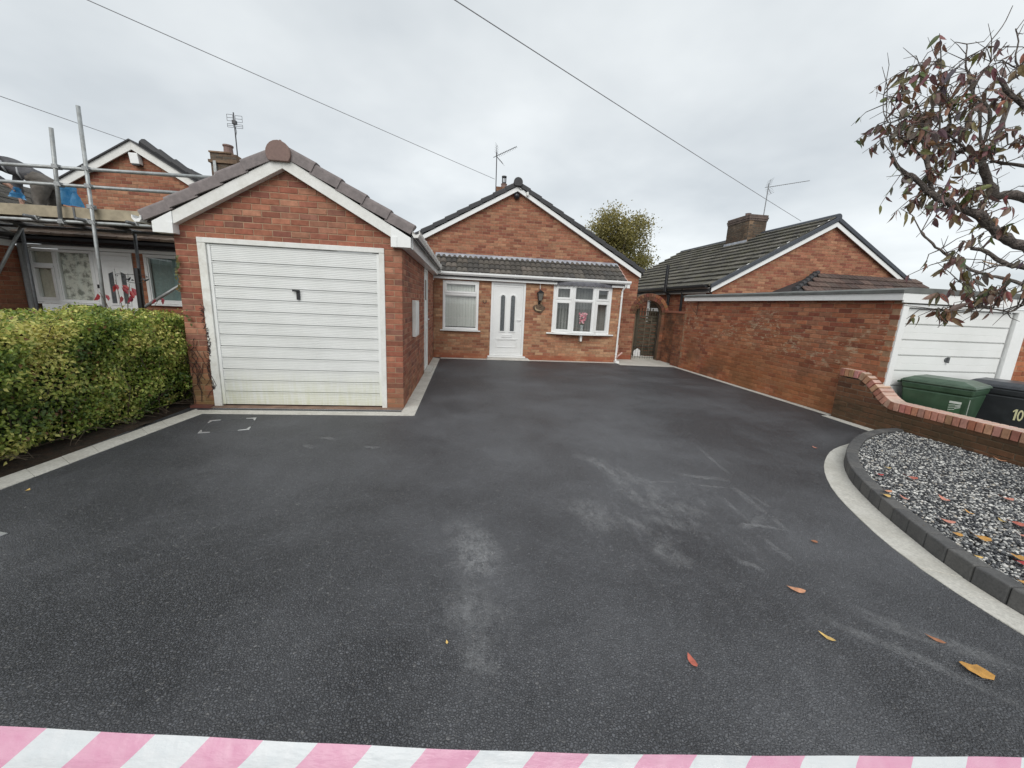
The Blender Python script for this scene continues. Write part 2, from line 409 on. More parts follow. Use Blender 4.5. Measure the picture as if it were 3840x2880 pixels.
def tile_slope(part, org, xd, up, ncol, nrow, w, l, kind, single, joined, pal, quota=300, seed=1, clip=None, wob=.006):
    """org: lower left corner; xd along the eave, up the slope"""
    xd = Vector(xd).normalized(); up = Vector(up).normalized(); nz = xd.cross(up); org = Vector(org); r = random.Random(seed)
    off = Vector((0, 0, 0)); p = part
    while p is not None: off += p.location; p = p.parent
    rot = Matrix((xd, up, nz)).transposed()
    cells = []
    for j in range(nrow):
        for i in range(ncol):
            c = org + xd*(i*w) + up*(j*l)
            if clip and not clip(c + xd*w/2 + up*l/2): continue
            d = (c - CAM); zz = d.dot(FW); x, y = FPX*d.dot(RT)/max(zz, .1), FPX*d.dot(UP)/max(zz, .1)
            s = 1/max(zz, .1)**2 * (1 if abs(x) < 1950 and abs(y) < 1470 else .001)
            cells.append((s, c))
    cells.sort(key=lambda q: -q[0]); mb = MB(); src = tile_mesh(w, l, kind, single)
    pts = [vv.co.copy() for vv in src.vertices]; fs = [tuple(q.vertices) for q in src.polygons]
    for k, (s, c) in enumerate(cells):
        v_ = r.uniform(.8, 1.2); colr = tuple(x*v_ for x in r.choice(pal)); c = c + nz*r.uniform(0, wob*.6)
        R = rot @ Matrix.Rotation(r.uniform(-wob, wob), 3, 'Z')
        if k < quota:
            o = bpy.data.objects.new('tile', src); COL.objects.link(o); o.parent = part
            mm = R.to_4x4(); mm.translation = c - off; o.matrix_local = mm; o.color = (*colr, 1)
        else:
            mb.cur = colr; mb.add([c + R @ q for q in pts], fs)
    if mb.v: mb.build('tiling', joined, part, kind='stuff')

def window(parent, fr, u0, u1, z0, z1, d0, d1, cells, w=.055, sash=.045, label=None, blind=None, nslat=11, slat_mat=None, transom=None, back=.3, glass='glass', name='window', sill=None):
    """white frame with sub-parts: one pane per cell, sill, blind slats"""
    mb = MB(); fr.ring(mb, u0, u1, z0, z1, w, d0, d1)
    panes = []
    for a, b, c, d, has in cells:
        # mullions are the gaps between cells
        if has: fr.ring(mb, a, b, c, d, sash, d0-.01, d1+.012); panes.append((a+sash, b-sash, c+sash, d-sash))
        else: fr.ring(mb, a, b, c, d, .018, d0-.01, d1-.012); panes.append((a+.018, b-.018, c+.018, d-.018))
    if transom:
        for a, b, c, d in transom: fr.box(mb, a, b, d0, d1-.001, c, d)
    o = mb.build(name, M['upvc'], parent, bevel=.005)
    if label: o['label'] = label
    for a, b, c, d in panes:
        g = MB(); dm = (d0+d1)/2; fr.box(g, a-.004, b+.004, dm-.006, dm, c-.004, d+.004); g.build('pane', M[glass], o)
    if sill:
        s0, s1, dep = sill; g = MB(); fr.box(g, s0, s1, d0-.03, d1+dep, z0-.034, z0-.004); g.build('sill', M['upvc'], o, bevel=.006)
    if blind:
        sw = (u1-u0-2*w)/nslat
        for i in range(nslat):
            uc = u0+w+sw*(i+.5); a = math.radians(blind) + rnd.uniform(-.06, .06)
            s = MB(); du, dd = math.cos(a)*sw*.60, math.sin(a)*sw*.60; dm = d0-.045
            bow = .007
            top, bot = z1-w-.01, z0+w+.03
            q = [(uc-du, dm-dd), (uc, dm+bow), (uc+du, dm+dd)]
            vs = [fr.P(x, y, bot) for x, y in q] + [fr.P(x, y, top) for x, y in q]
            s.add(vs, [(0, 1, 4, 3), (1, 2, 5, 4)]); s.build('slat', slat_mat or M['blind'], o, smooth=True)
    return o

# ================================================================== SETTING
def slab(name, poly, ztop, zbot, material, kind='structure'):
    mb = MB(); mb.prism([(x, y, zbot) for x, y in poly], (0, 0, zbot), (0, 0, ztop)); o = mb.build(name, material); o['kind'] = kind; return o
slab('ground', [(-400, -400), (400, -400), (400, 400), (-400, 400)], -.32, -.5, M['conc'])

def asphalt():
    mt, t, b, o = mat('fresh_asphalt'); N = NT(t); p = N.pos(); x, y, z = N.xyz(p)
    flat = N.n('ShaderNodeCombineXYZ', {0: x, 1: y}).outputs[0]
    warp = N.n('ShaderNodeVectorMath', {0: flat, 1: N.scale(N.n('ShaderNodeTexNoise', {'Vector': flat, 'Scale': 60.0}).outputs['Color'], (.012, .012, 0))}, operation='ADD').outputs[0]
    vo = N.n('ShaderNodeTexVoronoi', {'Vector': warp, 'Scale': 92.0, 'Randomness': 1.0})
    ve = N.n('ShaderNodeTexVoronoi', {'Vector': warp, 'Scale': 92.0, 'Randomness': 1.0}, feature='DISTANCE_TO_EDGE').outputs['Distance']
    v2 = N.n('ShaderNodeTexVoronoi', {'Vector': flat, 'Scale': 240.0})
    stone = N.n('ShaderNodeSeparateColor', {0: vo.outputs['Color']}).outputs[0]
    c = N.mix(N.rng(stone, 0, 1), (.046, .0485, .055), (.100, .105, .116))
    c = N.mix(N.rng(ve, .13, .01), c, (.014, .0145, .016))
    c = N.mix(N.rng(stone, .975, .992, 0, .45), c, (.20, .195, .185))
    # dusty grey film in broad drifts, rubbed out along streaks
    big = N.noise(flat, .75, 6, .62)
    # scuffs of pale stone dust where the machines turned
    rot = N.n('ShaderNodeVectorRotate', {'Vector': flat, 'Angle': math.radians(13)}, rotation_type='Z_AXIS').outputs[0]
    streak = N.noise(N.scale(rot, (3.4, 1.1, 1)), 2.4, 8, .76)
    blot = N.noise(flat, 9, 7, .75)
    def spot(cx, cy, rx, ry):
        q = N.n('ShaderNodeVectorMath', {0: flat, 1: (cx, cy, 0)}, operation='SUBTRACT').outputs[0]
        L = N.n('ShaderNodeVectorMath', {0: N.scale(q, (1/rx, 1/ry, 1))}, operation='LENGTH').outputs['Value']
        return N.rng(L, 1.0, .25)
    film = N.m('MULTIPLY', N.rng(N.m('ADD', big, N.m('MULTIPLY', spot(1.2, 3.8, 2.8, 4.4), .17)), .44, .76), .52)
    c = N.mix(film, c, (.195, .20, .213))
    s1 = N.m('MAXIMUM', N.m('MAXIMUM', spot(1.75, 2.55, 1.15, .85), spot(1.2, 2.6, .6, .9)), N.m('MULTIPLY', spot(1.6, 1.4, 1.2, .6), .55))
    g1 = N.m('MULTIPLY', s1, N.rng(streak, .50, .68))
    s2 = N.m('MAXIMUM', spot(.10, 2.12, .22, .45), N.m('MULTIPLY', spot(.1, 1.7, .35, .9), .45))
    g2 = N.m('MULTIPLY', s2, N.rng(blot, .46, .66))
    grain = N.rng(stone, .1, .8, .45, 1.0)
    g = N.m('MULTIPLY', N.m('MINIMUM', N.m('ADD', N.m('MULTIPLY', g1, .55), N.m('MULTIPLY', g2, .8)), 1), grain)
    c = N.mix(N.m('MULTIPLY', g, .62), c, (.34, .345, .36))
    t.links.new(c, b.inputs['Base Color']); t.links.new(N.rng(big, .35, .65, .42, .60), b.inputs['Roughness']); b.inputs['Specular IOR Level'].default_value = .55
    h = N.m('ADD', N.m('MULTIPLY', N.rng(ve, .0, .30, 0, 1), 1.0), N.m('MULTIPLY', v2.outputs['Distance'], -.3))
    N.bump(h, .006, b, 1.0); return mt
M['asphalt'] = asphalt()
slab('driveway', [(-3.62, -5), (6.05, -5), (6.05, 10.93), (-.854, 10.93), (-.854, 5.357), (-3.312, 5.357), (-3.312, 10.93), (-3.62, 10.93)], 0, -.31, M['asphalt'])
slab('side_path', [(4.40, 10.42), (6.05, 10.28), (6.05, 10.95), (6.19, 10.95), (6.19, 24), (5.25, 24), (5.25, 11.7), (4.48, 11.7)], .006, -.3, M['sett'])

def soil_bed():
    n, k = 70, 30; mb = MB(); r = random.Random(2); vs = []
    for i in range(n+1):
        for j in range(k+1):
            x, y = -12 + 8.46*j/k, -4 + 19*i/n
            vs.append((x if j < k else -3.54 - .0756*(5.3-y), y, -.02 + .05*mnoise.noise(Vector((x*2, y*2, 1))) + r.uniform(-.012, .012)))
    mb.add(vs, [(i*(k+1)+j, i*(k+1)+j+1, (i+1)*(k+1)+j+1, (i+1)*(k+1)+j) for i in range(n) for j in range(k)])
    o = mb.build('soil_bed', M['soil']); o['kind'] = 'structure'
soil_bed()

def resample(pts, step):
    """Catmull-Rom through 2D points, then even steps"""
    P = [np.array(p, float) for p in pts]; P = [2*P[0]-P[1]] + P + [2*P[-1]-P[-2]]; fine = []
    for i in range(1, len(P)-2):
        for t in np.linspace(0, 1, 24, endpoint=False):
            a, b, c, d = P[i-1:i+3]
            fine.append(.5*((2*b)+(-a+c)*t+(2*a-5*b+4*c-d)*t*t+(-a+3*b-3*c+d)*t**3))
    fine.append(P[-2]); L = [0]
    for a, b in zip(fine, fine[1:]): L.append(L[-1]+np.linalg.norm(b-a))
    n = max(2, int(round(L[-1]/step))+1); out = []
    for s in np.linspace(0, L[-1], n):
        out.append((float(np.interp(s, L, [q[0] for q in fine])), float(np.interp(s, L, [q[1] for q in fine]))))
    return out
def lay(name, A, B, ztop, zbot, material, piece, gap=.0025, bev=.002, split_len=None, mats=None):
    """blocks between two matching rows of points, each a part of a piece of the setting"""
    root = thing(name, None, None); root['kind'] = 'structure'; r = random.Random(len(A))
    for i in range(len(A)-1):
        a0, a1, b0, b1 = (Vector((*q, 0)) for q in (A[i], A[i+1], B[i], B[i+1]))
        if (a0-b0).length < .02 and (a1-b1).length < .02: continue
        ta = (a1-a0).normalized()*gap/2; tb = (b1-b0).normalized()*gap/2 if (b1-b0).length > 1e-4 else ta
        dz = r.uniform(-.0015, .0015); mb = MB()
        q = [a0+ta, a1-ta, b1-tb, b0+tb]
        mb.hexa([(p.x, p.y, zbot) for p in q] + [(p.x, p.y, ztop+dz) for p in q])
        mb.build(piece, (r.choice(mats) if mats else material), root, bevel=bev)
    return root
def line(p, q, n): return [(p[0]+(q[0]-p[0])*i/n, p[1]+(q[1]-p[1])*i/n) for i in range(n+1)]
k = .0756
lay('hedge_edging', line((-3.29, 5.19), (-3.29-k*6.3, -1.1), 24), line((-3.49, 5.40), (-3.49-k*6.5, -1.1), 24), .006, -.1, M['sett'], 'paver')
lay('garage_edging', line((-3.47, 5.345), (-.846, 5.345), 7), line((-3.30, 5.19), (-.66, 5.19), 7), .006, -.1, M['sett'], 'paver')
lay('side_wall_edging', line((-.848, 5.35), (-.848, 10.88), 14), line((-.65, 5.19), (-.65, 10.70), 14), .006, -.1, M['sett'], 'paver')
lay('house_edging', line((-.64, 10.905), (.62, 10.905), 3), line((-.64, 10.72), (.62, 10.72), 3), .006, -.1, M['sett'], 'paver')
lay('house_edging', line((1.86, 10.905), (4.40, 10.905), 6), line((1.86, 10.74), (4.40, 10.74), 6), .006, -.1, M['sett'], 'paver')
lay('boundary_edging', line((6.05, 10.25), (6.05, 5.46), 12), line((5.93, 10.25), (5.93, 5.46), 12), .006, -.1, M['sett'], 'paver')
lay('boundary_edging', line((5.93, 5.44), (5.93, 4.36), 3), line((5.80, 5.44), (5.76, 4.42), 3), .006, -.1, M['sett'], 'paver')
KERB = [(6.0, 4.47), (5.55, 4.39), (5.05, 4.175), (4.62, 3.90), (4.25, 3.61), (3.95, 3.31), (3.71, 3.0), (3.53, 2.70), (3.38, 2.41), (3.27, 2.16), (3.18, 1.95), (3.115, 1.75), (3.075, 1.47), (3.05, 1.0), (3.04, .4), (3.04, -1.)]
PALE = [(5.06, 4.20), (4.73, 4.075), (4.36, 3.88), (4.0, 3.6), (3.74, 3.35), (3.49, 3.05), (3.32, 2.79), (3.185, 2.53), (3.07, 2.28), (2.985, 2.05), (2.925, 1.80), (2.895, 1.56), (2.88, 1.36), (2.87, 1.0), (2.86, .4), (2.86, -1)]
ko = resample(KERB, .185)
def offset(pts, d):
    out = []
    for i, p in enumerate(pts):
        a, b = pts[max(i-1, 0)], pts[min(i+1, len(pts)-1)]; t = Vector((b[0]-a[0], b[1]-a[1])).normalized(); out.append((p[0]-t.y*d, p[1]+t.x*d))
    return out
KIN = offset(ko, .105)
lay('kerb', ko, KIN, .118, -.1, M['kerb'], 'kerb_block', gap=.006, bev=.010, mats=[M['kerb'], M['kerb'], M['kerb2']])
pin = resample([(5.05, 4.19)]+KERB[3:], .2); n = len(pin)
po = resample(PALE, .02); po = [po[round(i*(len(po)-1)/(n-1))] for i in range(n)]
pin = [(a[0]-.004, a[1]-.003) for a in pin]
lay('kerb_edging', po, pin, .006, -.1, M['sett'], 'paver', bev=.003)

def gravel():
    """loose stones in the bed: black, grey, white; piled two deep over a dark base"""
    poly = KIN + [(5.95, -1.0), (5.95, 4.40)]
    slab('gravel_base', [q for q in poly], .075, -.2, M['kerb'])
    nr = np.random.default_rng(5); px = np.array([q[0] for q in poly]); py = np.array([q[1] for q in poly])
    def inside(x, y):
        r = np.zeros(len(x), bool); j = len(px)-1
        for i in range(len(px)):
            c = ((py[i] > y) != (py[j] > y)) & (x < (px[j]-px[i])*(y-py[i])/(py[j]-py[i]+1e-12)+px[i]); r ^= c; j = i
        return r
    N = 76000; x = nr.uniform(3.1, 5.95, N); y = nr.uniform(.6, 4.45, N)
    k = inside(x, y) & (x*.57 < y+.9); x, y = x[k], y[k]; N = len(x)
    bm = bmesh.new(); bmesh.ops.create_icosphere(bm, subdivisions=1, radius=1); bv = np.array([v.co[:] for v in bm.verts]); bf = np.array([[v.index for v in f.verts] for f in bm.faces]); bm.free()
    sz = nr.uniform(.0065, .0135, N); s = np.stack([sz*nr.uniform(.8, 1.4, N), sz*nr.uniform(.7, 1.1, N), sz*nr.uniform(.5, .85, N)], 1)
    a = nr.uniform(0, 6.283, N); ti = nr.uniform(-.5, .5, N)
    V = bv[None]*s[:, None]*nr.uniform(.82, 1.15, (N, 12, 1))
    zx = V[..., 0]*np.cos(ti)[:, None]-V[..., 2]*np.sin(ti)[:, None]; zz = V[..., 0]*np.sin(ti)[:, None]+V[..., 2]*np.cos(ti)[:, None]
    X = zx*np.cos(a)[:, None]-V[..., 1]*np.sin(a)[:, None]+x[:, None]; Y = zx*np.sin(a)[:, None]+V[..., 1]*np.cos(a)[:, None]+y[:, None]
    hz = .083 + nr.uniform(0, .013, N) + .006*np.sin(x*5+1)*np.cos(y*4)
    Z = zz+hz[:, None]; co = np.stack([X, Y, Z], -1).reshape(-1, 3); F = (bf[None]+12*np.arange(N)[:, None, None]).reshape(-1, 3)
    pal = np.array([(.025, .027, .031), (.035, .037, .042), (.06, .063, .07), (.13, .135, .14), (.28, .285, .28), (.55, .54, .51), (.66, .65, .61), (.40, .36, .30)])
    ci = nr.choice(8, N, p=[.20, .17, .12, .13, .13, .14, .08, .03]); colr = pal[ci]*nr.uniform(.85, 1.15, (N, 1))
    me = bpy.data.meshes.new('gravel'); me.vertices.add(len(co)); me.vertices.foreach_set('co', co.ravel()); me.loops.add(F.size); me.loops.foreach_set('vertex_index', F.ravel())
    me.polygons.add(len(F)); me.polygons.foreach_set('loop_start', np.arange(0, F.size, 3)); me.polygons.foreach_set('loop_total', np.full(len(F), 3)); me.update(); me.validate()
    at = me.color_attributes.new('Col', 'FLOAT_COLOR', 'POINT'); at.data.foreach_set('color', np.concatenate([np.repeat(colr, 12, 0), np.ones((N*12, 1))], 1).ravel())
    me.polygons.foreach_set('use_smooth', np.ones(len(F), bool))
    mt, t, b, o_ = mat('gravel_stone'); NN = NT(t); t.links.new(NN.n('ShaderNodeAttribute', attribute_name='Col').outputs['Color'], b.inputs['Base Color']); b.inputs['Roughness'].default_value = .55
    me.materials.append(mt); o = bpy.data.objects.new('gravel', me); COL.objects.link(o); o['kind'] = 'stuff'
gravel()

# ================================================================== GARAGE
RED = [(.34, .138, .096), (.37, .155, .108), (.30, .108, .078), (.40, .19, .135), (.31, .122, .09), (.225, .088, .070), (.35, .135, .095), (.265, .12, .095), (.36, .165, .12)]
G = thing('garage', 'brick garage with white ribbed up and over door and grey verge tiles', 'garage', (-2.2, 5.54, 0))
fg = Frame((0, 5.541), (1, 0), (0, -1))
GX0, GX1, GA, GS = -3.60, -.844, -2.235, .555      # wall ends, apex x, slope of the rake
def g_sp(z):
    a, b = GX0, GX1
    if z > 2.30: h = (3.13-z)/GS; a, b = max(a, GA-h), min(b, GA+h)
    return [(a, b)] if b-a > .02 else [(GA-.01, GA+.01)]
core, recs = brick_wall(G, 'front_wall', fg, .0, 41, g_sp, [(-3.34, -1.073, -.1, 2.175)], RED, M['mortar'], corner=(None, 0), seed=4, phase=.03)
fs_ = Frame((GX1, 5.541), (0, 1), (1, 0))
core2, recs2 = brick_wall(G, 'side_wall', fs_, .0, 31, lambda z: [(0, 5.36)], [(2.87, 3.60, -.1, 2.20)], RED, M['mortar'], corner=(1, None), seed=5)
place_bricks(recs, core, M['b_garage_o'], M['b_garage_a'], 300)
place_bricks(recs2, core2, M['b_garage_o'], M['b_garage_a'], max(0, 300-len(recs)))
mb = MB(); mb.box(GX0, GX0+.1, 5.66, 10.9, 0, 2.3); mb.box(GX0+.1, GX1-.1, 10.8, 10.9, 0, 2.3); mb.build('rear_wall', M['mortar'], G)
mb = MB(); fg.box(mb, -3.60, -3.345, 0.002, .085, 0, .03); mb.build('plinth', plain('red_plinth', (.17, .06, .045), .9, dirt=(.10, .07, .05), dirt_amt=.6), G)
mb = MB(); fg.box(mb, -1.07, -.85, 0.002, .085, 0, .02); fg.box(mb, -3.34, -1.075, -.06, .085, 0, .016); mb.build('threshold', plain('worn_threshold', (.23, .15, .11), .9, dirt=(.08, .05, .04), dirt_amt=.7, var=.3, scale=6), G)
# timber door surround, flaking at the hedge side
mb = MB(); fg.box(mb, -3.34, -3.245, -.07, .012, .004, 2.125); fr_l = mb.build('door_post', M['paint'], G, bevel=.004)
mb = MB(); fg.box(mb, -1.14, -1.073, -.07, .012, .004, 2.125); mb.build('door_post', M['upvc_old'], G, bevel=.004)
mb = MB(); fg.box(mb, -3.34, -1.073, -.07, .014, 2.127, 2.19); mb.build('door_head', M['upvc_old'], G, bevel=.004)
def door_white(name, zalg=.55, amt=.45):
    mt, t, b, o = mat(name); N = NT(t); p = N.pos(); x, y, z = N.xyz(p)
    c = N.mix(N.rng(N.noise(p, 3, 4), .3, .7), (.74, .75, .73), (.79, .80, .785))
    st = N.noise(N.scale(p, (14, 14, 1.2)), 2, 5, .65)
    g = N.m('MULTIPLY', N.rng(z, zalg, .02), N.rng(st, .30, .62)); c = N.mix(N.m('MULTIPLY', g, amt), c, (.52, .53, .22))
    g2 = N.m('MULTIPLY', N.rng(N.noise(p, 1.7, 5, .65), .48, .72), .16); c = N.mix(g2, c, (.50, .52, .50))
    sp = N.m('MULTIPLY', N.rng(N.noise(p, 55, 3, .6), .70, .76), .5); c = N.mix(sp, c, (.40, .38, .30))
    t.links.new(c, b.inputs['Base Color']); b.inputs['Roughness'].default_value = .42; return mt
M['gdoor'] = door_white('white_door_steel')
gd = MB(); fg.box(gd, -3.243, -3.205, -.05, -.012, .035, 2.12); fg.box(gd, -1.178, -1.142, -.05, -.012, .035, 2.12); fg.box(gd, -3.205, -1.178, -.10, -.075, .03, 2.12)
leaf = gd.build('door', M['gdoor'], G, bevel=.003)
gz = [.035, .222] + [.222+.1545*i for i in range(1, 12)] + [2.12]
for i in range(len(gz)-1):
    z0, z1 = gz[i], gz[i+1]; q = MB(); prof = [(-.045, z0)]
    n = max(5, round((z1-z0-.022)/.0225)); h = (z1-.022-z0)/n
    for j in range(n):
        a = z0+j*h; prof += [(-.020, a+.001), (-.020, a+h-.008), (-.027, a+h-.007), (-.027, a+h-.001)]
    if i < len(gz)-2: prof += [(-.014, z1-.026), (-.014, z1-.014), (-.050, z1-.012), (-.050, z1)]
    else: prof += [(-.020, z1-.02), (-.020, z1), (-.05, z1)]
    x0, x1 = -3.204, -1.179
    vs = [fg.P(x0, d, z) for d, z in prof] + [fg.P(x1, d, z) for d, z in prof]; m_ = len(prof)
    q.add(vs, [(a, a+1, m_+a+1, m_+a) for a in range(m_-1)]); q.build('panel', M['gdoor'], leaf)
mb = MB(); fg.box(mb, -2.205, -2.165, -.022, .004, 1.475, 1.60); fg.box(mb, -2.245, -2.165, .004, .030, 1.578, 1.604); mb.build('handle', M['black'], leaf, bevel=.004)

# roof: slopes, verge tiles, barge boards, box ends, ridge end
SL = .545; rl = math.sqrt(1+SL*SL)
def rake_prism(mb, x0, z0, x1, z1, h, y0, y1):
    """board whose lower edge runs x0,z0 -> x1,z1, height h measured vertically"""
    mb.hexa([(x0, y0, z0), (x1, y0, z1), (x1, y1, z1), (x0, y1, z0), (x0, y0, z0+h), (x1, y0, z1+h), (x1, y1, z1+h), (x0, y1, z0+h)])
for s in (-1, 1):
    e = GA+s*(1.29 if s < 0 else 1.27); mb = MB()
    rake_prism(mb, e, 3.035-abs(e-GA)*.56, GA, 3.035, .145, 5.445, 5.535); mb.build('bargeboard', M['upvc_old'], G, bevel=.003)
    xo = GA+s*1.52; mb = MB()
    a, b2_ = sorted((e, xo)); zt = 3.18-.56*(xo-GA)*s
    mb.prism([(e, 5.435, 2.205), (xo, 5.435, 2.205), (xo, 5.435, zt), (e, 5.435, 3.18-.56*(e-GA)*s)], (0, 5.435, 0), (0, 5.56, 0)); be = mb.build('box_end', M['upvc'], G, bevel=.003)
    mb = MB(); xm = e+s*.075; mb.box(min(e-s*.001, xm), max(e-s*.001, xm), 5.427, 5.4345, 2.204, 2.33); mb.build('box_cap', M['upvc'], G)
    mb = MB(); rake_prism(mb, GA+s*1.61, 3.19-1.61*SL, GA, 3.19, .05, 5.50, 10.55); mb.build('roof_slope', plain('garage_roof_tile', (.10, .085, .085), .8, var=.2), G)
M['verge'] = plain('purple_grey_verge_tile', (.20, .172, .168), .75, var=.16, scale=18, dirt=(.11, .10, .10), dirt_amt=.45, dirt_scale=7, bump=.002)
def verge_tile(parent, name, px, pz, s, slope, length, height, y0, material, depth=.16, step=.022, rnd_top=.035):
    """one capped verge unit; (px,pz) its lower outer top corner, s=+1 climbs to the right"""
    L = math.sqrt(1+slope*slope); ux, uz = s/L, slope/L; nx, nz = -slope*s/L, 1/L
    prof = [(0, -height), (0, -rnd_top)] + [(rnd_top*(1-math.cos(a)), -rnd_top+rnd_top*math.sin(a)) for a in (.4, .8, 1.2, 1.57)] + [(depth, 0), (depth, -.03), (.03, -height+.0)]
    ends = []
    for q, lift in ((0, step), (length+.02, 0)):
        ends.append([(px+ux*q+nx*(t+lift), y0-lift*.6+d, pz+uz*q+nz*(t+lift)) for d, t in prof])
    n = len(prof); mb = MB(); mb.add(ends[0]+ends[1], [tuple(range(n)), tuple(range(2*n-1, n-1, -1))]+[(i, (i+1) % n, n+(i+1) % n, n+i) for i in range(n)])
    return mb.build(name, material, parent)
for s in (-1, 1):
    x0 = GA+s*1.645 if s < 0 else GA+1.57
    for i in range(5):
        dx = .295*i; verge_tile(G, 'verge_tile', x0-s*dx, 3.325-abs(x0-GA)*SL+dx*SL, -s, SL, .295*rl, .135, 5.43, M['verge'])
M['cap'] = plain('terracotta_ridge_end', (.20, .128, .108), .7, var=.12, dirt=(.15, .10, .09), dirt_amt=.4)
mb = MB(); poly = []
for i in range(15):
    a = math.radians(-38+256*i/14); poly.append((GA-.02+.142*math.cos(a), 5.395, 3.19+.142*math.sin(a)))
mb.prism(poly, (0, 5.395, 0), (0, 5.44, 0)); mb.build('ridge_end', M['cap'], G, bevel=.006)
mb = MB(); mb.prism([(GA-.02+.128*math.cos(math.radians(a)), 5.44, 3.19+.128*math.sin(math.radians(a))) for a in range(-10, 191, 20)], (0, 5.44, 0), (0, 10.5, 0)); mb.build('ridge', M['verge'], G)
mb = MB(); mb.box(-2.315, -2.295, 5.6, 5.62, 3.25, 3.40); mb.build('ridge_clip', M['cap'], G)
def gutter(parent, p, q, w, h, material, name='gutter', unions=(), side=1):
    """open trough from p to q (top inner edge), with raised union rings; side: which way the trough projects"""
    p, q = Vector(p), Vector(q); t = (q-p).normalized(); nx = Vector((t.y, -t.x, 0)).normalized()*side; mb = MB()
    def prof(e=0): return [(0-e*0, 0), (0-e*0, -h*.55-e), (w*.22, -h-e), (w*.72, -h-e), (w+e, -h*.5-e), (w+e, 0+e), (w-.012, 0+e), (w-.012, -h*.4), (w*.5, -h*.6), (.012, -h*.4), (.012, 0)]
    def ring(a, b, e):
        n = 11; v = [a+nx*d+Vector((0, 0, z)) for d, z in prof(e)] + [b+nx*d+Vector((0, 0, z)) for d, z in prof(e)]
        mb.add(v, [tuple(range(n)), tuple(range(2*n-1, n-1, -1))]+[(i, (i+1) % n, n+(i+1) % n, n+i) for i in range(n)])
    ring(p, q, 0); o = mb.build(name, material, parent)
    for u in unions:
        mb = MB(); ring(p+t*u, p+t*(u+.035), .006); mb.build('gutter_union', material, o)
    return o
mb = MB(); mb.box(-.84, -.725, 5.56, 10.5, 2.20, 2.215); mb.box(-.724, -.70, 5.56, 10.5, 2.20, 2.37); mb.build('fascia', M['upvc'], G, bevel=.003)
gutter(G, (-.70, 5.44, 2.42), (-.70, 10.55, 2.42), .10, .085, M['upvc_old'], unions=(.9, 1.9, 2.9, 3.9, 4.6), side=1)
mb = MB(); mb.box(-.70, -.62, 10.42, 10.48, 2.24, 2.36); mb.build('gutter_outlet', M['upvc_old'], G, bevel=.006)
gutter(G, (-3.84, 10.5, 2.38), (-3.84, 5.40, 2.38), .10, .075, M['upvc'], side=1)
# side door, step and meter box
mb = MB(); fs_.ring(mb, 2.872, 3.598, .06, 2.195, .06, -.06, .012, wb=.03); sd_ = mb.build('side_door', M['upvc_old'], G, bevel=.004)
mb = MB(); fs_.box(mb, 2.933, 3.537, -.05, -.01, .092, 2.134); fs_.ring(mb, 3.0, 3.47, .25, .95, .03, -.012, .0); fs_.ring(mb, 3.0, 3.47, 1.08, 2.0, .03, -.012, .0); mb.build('door_leaf', M['upvc'], sd_, bevel=.004)
mb = MB(); fs_.box(mb, 3.03, 3.44, -.014, -.008, 1.55, 1.97); mb.build('pane', M['glass_dark'], sd_)
mb = MB(); fs_.box(mb, 3.45, 3.50, -.01, .02, 1.04, 1.22); fs_.box(mb, 3.43, 3.56, .03, .05, 1.12, 1.14); mb.build('handle', M['upvc'], sd_, bevel=.004)
mb = MB(); fs_.box(mb, 2.80, 3.66, .004, .15, .0, .055); mb.build('door_step', M['step'], G, bevel=.008)
mb = MB(); fs_.box(mb, .96, 1.39, .003, .062, .95, 1.536); mbx = mb.build('meter_box', M['upvc_old'], G, bevel=.006)
mb = MB(); fs_.box(mb, .985, 1.365, .0622, .068, .975, 1.51); mb.build('lid', M['upvc'], mbx, bevel=.003)

# drain in front of the garage door
D = thing('drain_channel', 'slotted drain channel across the foot of the white ribbed garage door', 'drain', (-2.1, 5.4, 0))
mb = MB(); mb.box(-3.31, -.855, 5.348, 5.357, -.05, .007); mb.box(-3.31, -.855, 5.443, 5.452, -.05, .007); mb.build('trough', M['galv'], D); mb = MB(); mb.box(-3.31, -.855, 5.3575, 5.4425, -.12, -.1); mb.build('channel_bed', M['black'], D)
mb = MB()
for i in range(118): x = -3.305+.0207*i; mb.prism([(x, 5.357, -.004), (x+.0075, 5.357, -.004), (x+.0145, 5.443, -.004), (x+.007, 5.443, -.004)], (0, 0, 0), (0, 0, .009))
mb.build('grating', M['steel_dark'], D, kind='stuff')
def cover(name, label, P4, grp=None):
    """recessed tray cover filled with the same asphalt: thin rims and four steel corners"""
    T = thing(name, label, 'drain cover', (P4[0][0], P4[0][1], 0), grp); P = [Vector((*q, 0)) for q in P4]; ctr = sum(P, Vector())/4
    for i in range(4):
        a, b, z = P[i], P[(i+1) % 4], P[i-1]
        u, w = (b-a).normalized(), (z-a).normalized(); s = .11
        mb = MB(); mb.prism([tuple(a+Vector((0, 0, .002))), tuple(a+u*s+Vector((0, 0, .002))), tuple(a+u*s*.95+w*.014+Vector((0, 0, .002))), tuple(a+u*.03+w*.03+Vector((0, 0, .002))), tuple(a+w*s*.95+u*.014+Vector((0, 0, .002))), tuple(a+w*s+Vector((0, 0, .002)))], (0, 0, 0), (0, 0, .005)); mb.build('corner_plate', M['galv'], T)
        n = Vector((-u.y, u.x, 0)); mb = MB()
        for k_, (f0, f1) in enumerate(((s, (b-a).length-s),)):
            p, q = a+u*f0, a+u*f1; mb.prism([tuple(p+Vector((0, 0, .0015))), tuple(q+Vector((0, 0, .0015))), tuple(q+n*.006+Vector((0, 0, .0015))), tuple(p+n*.006+Vector((0, 0, .0015)))], (0, 0, 0), (0, 0, .0025))
        mb.build('rim', M['steel_dark'], T)
cover('inspection_cover', 'recessed drain cover with four bright steel corners before the garage door', [(-3.03, 4.90), (-2.88, 4.43), (-2.42, 4.56), (-2.57, 5.03)])
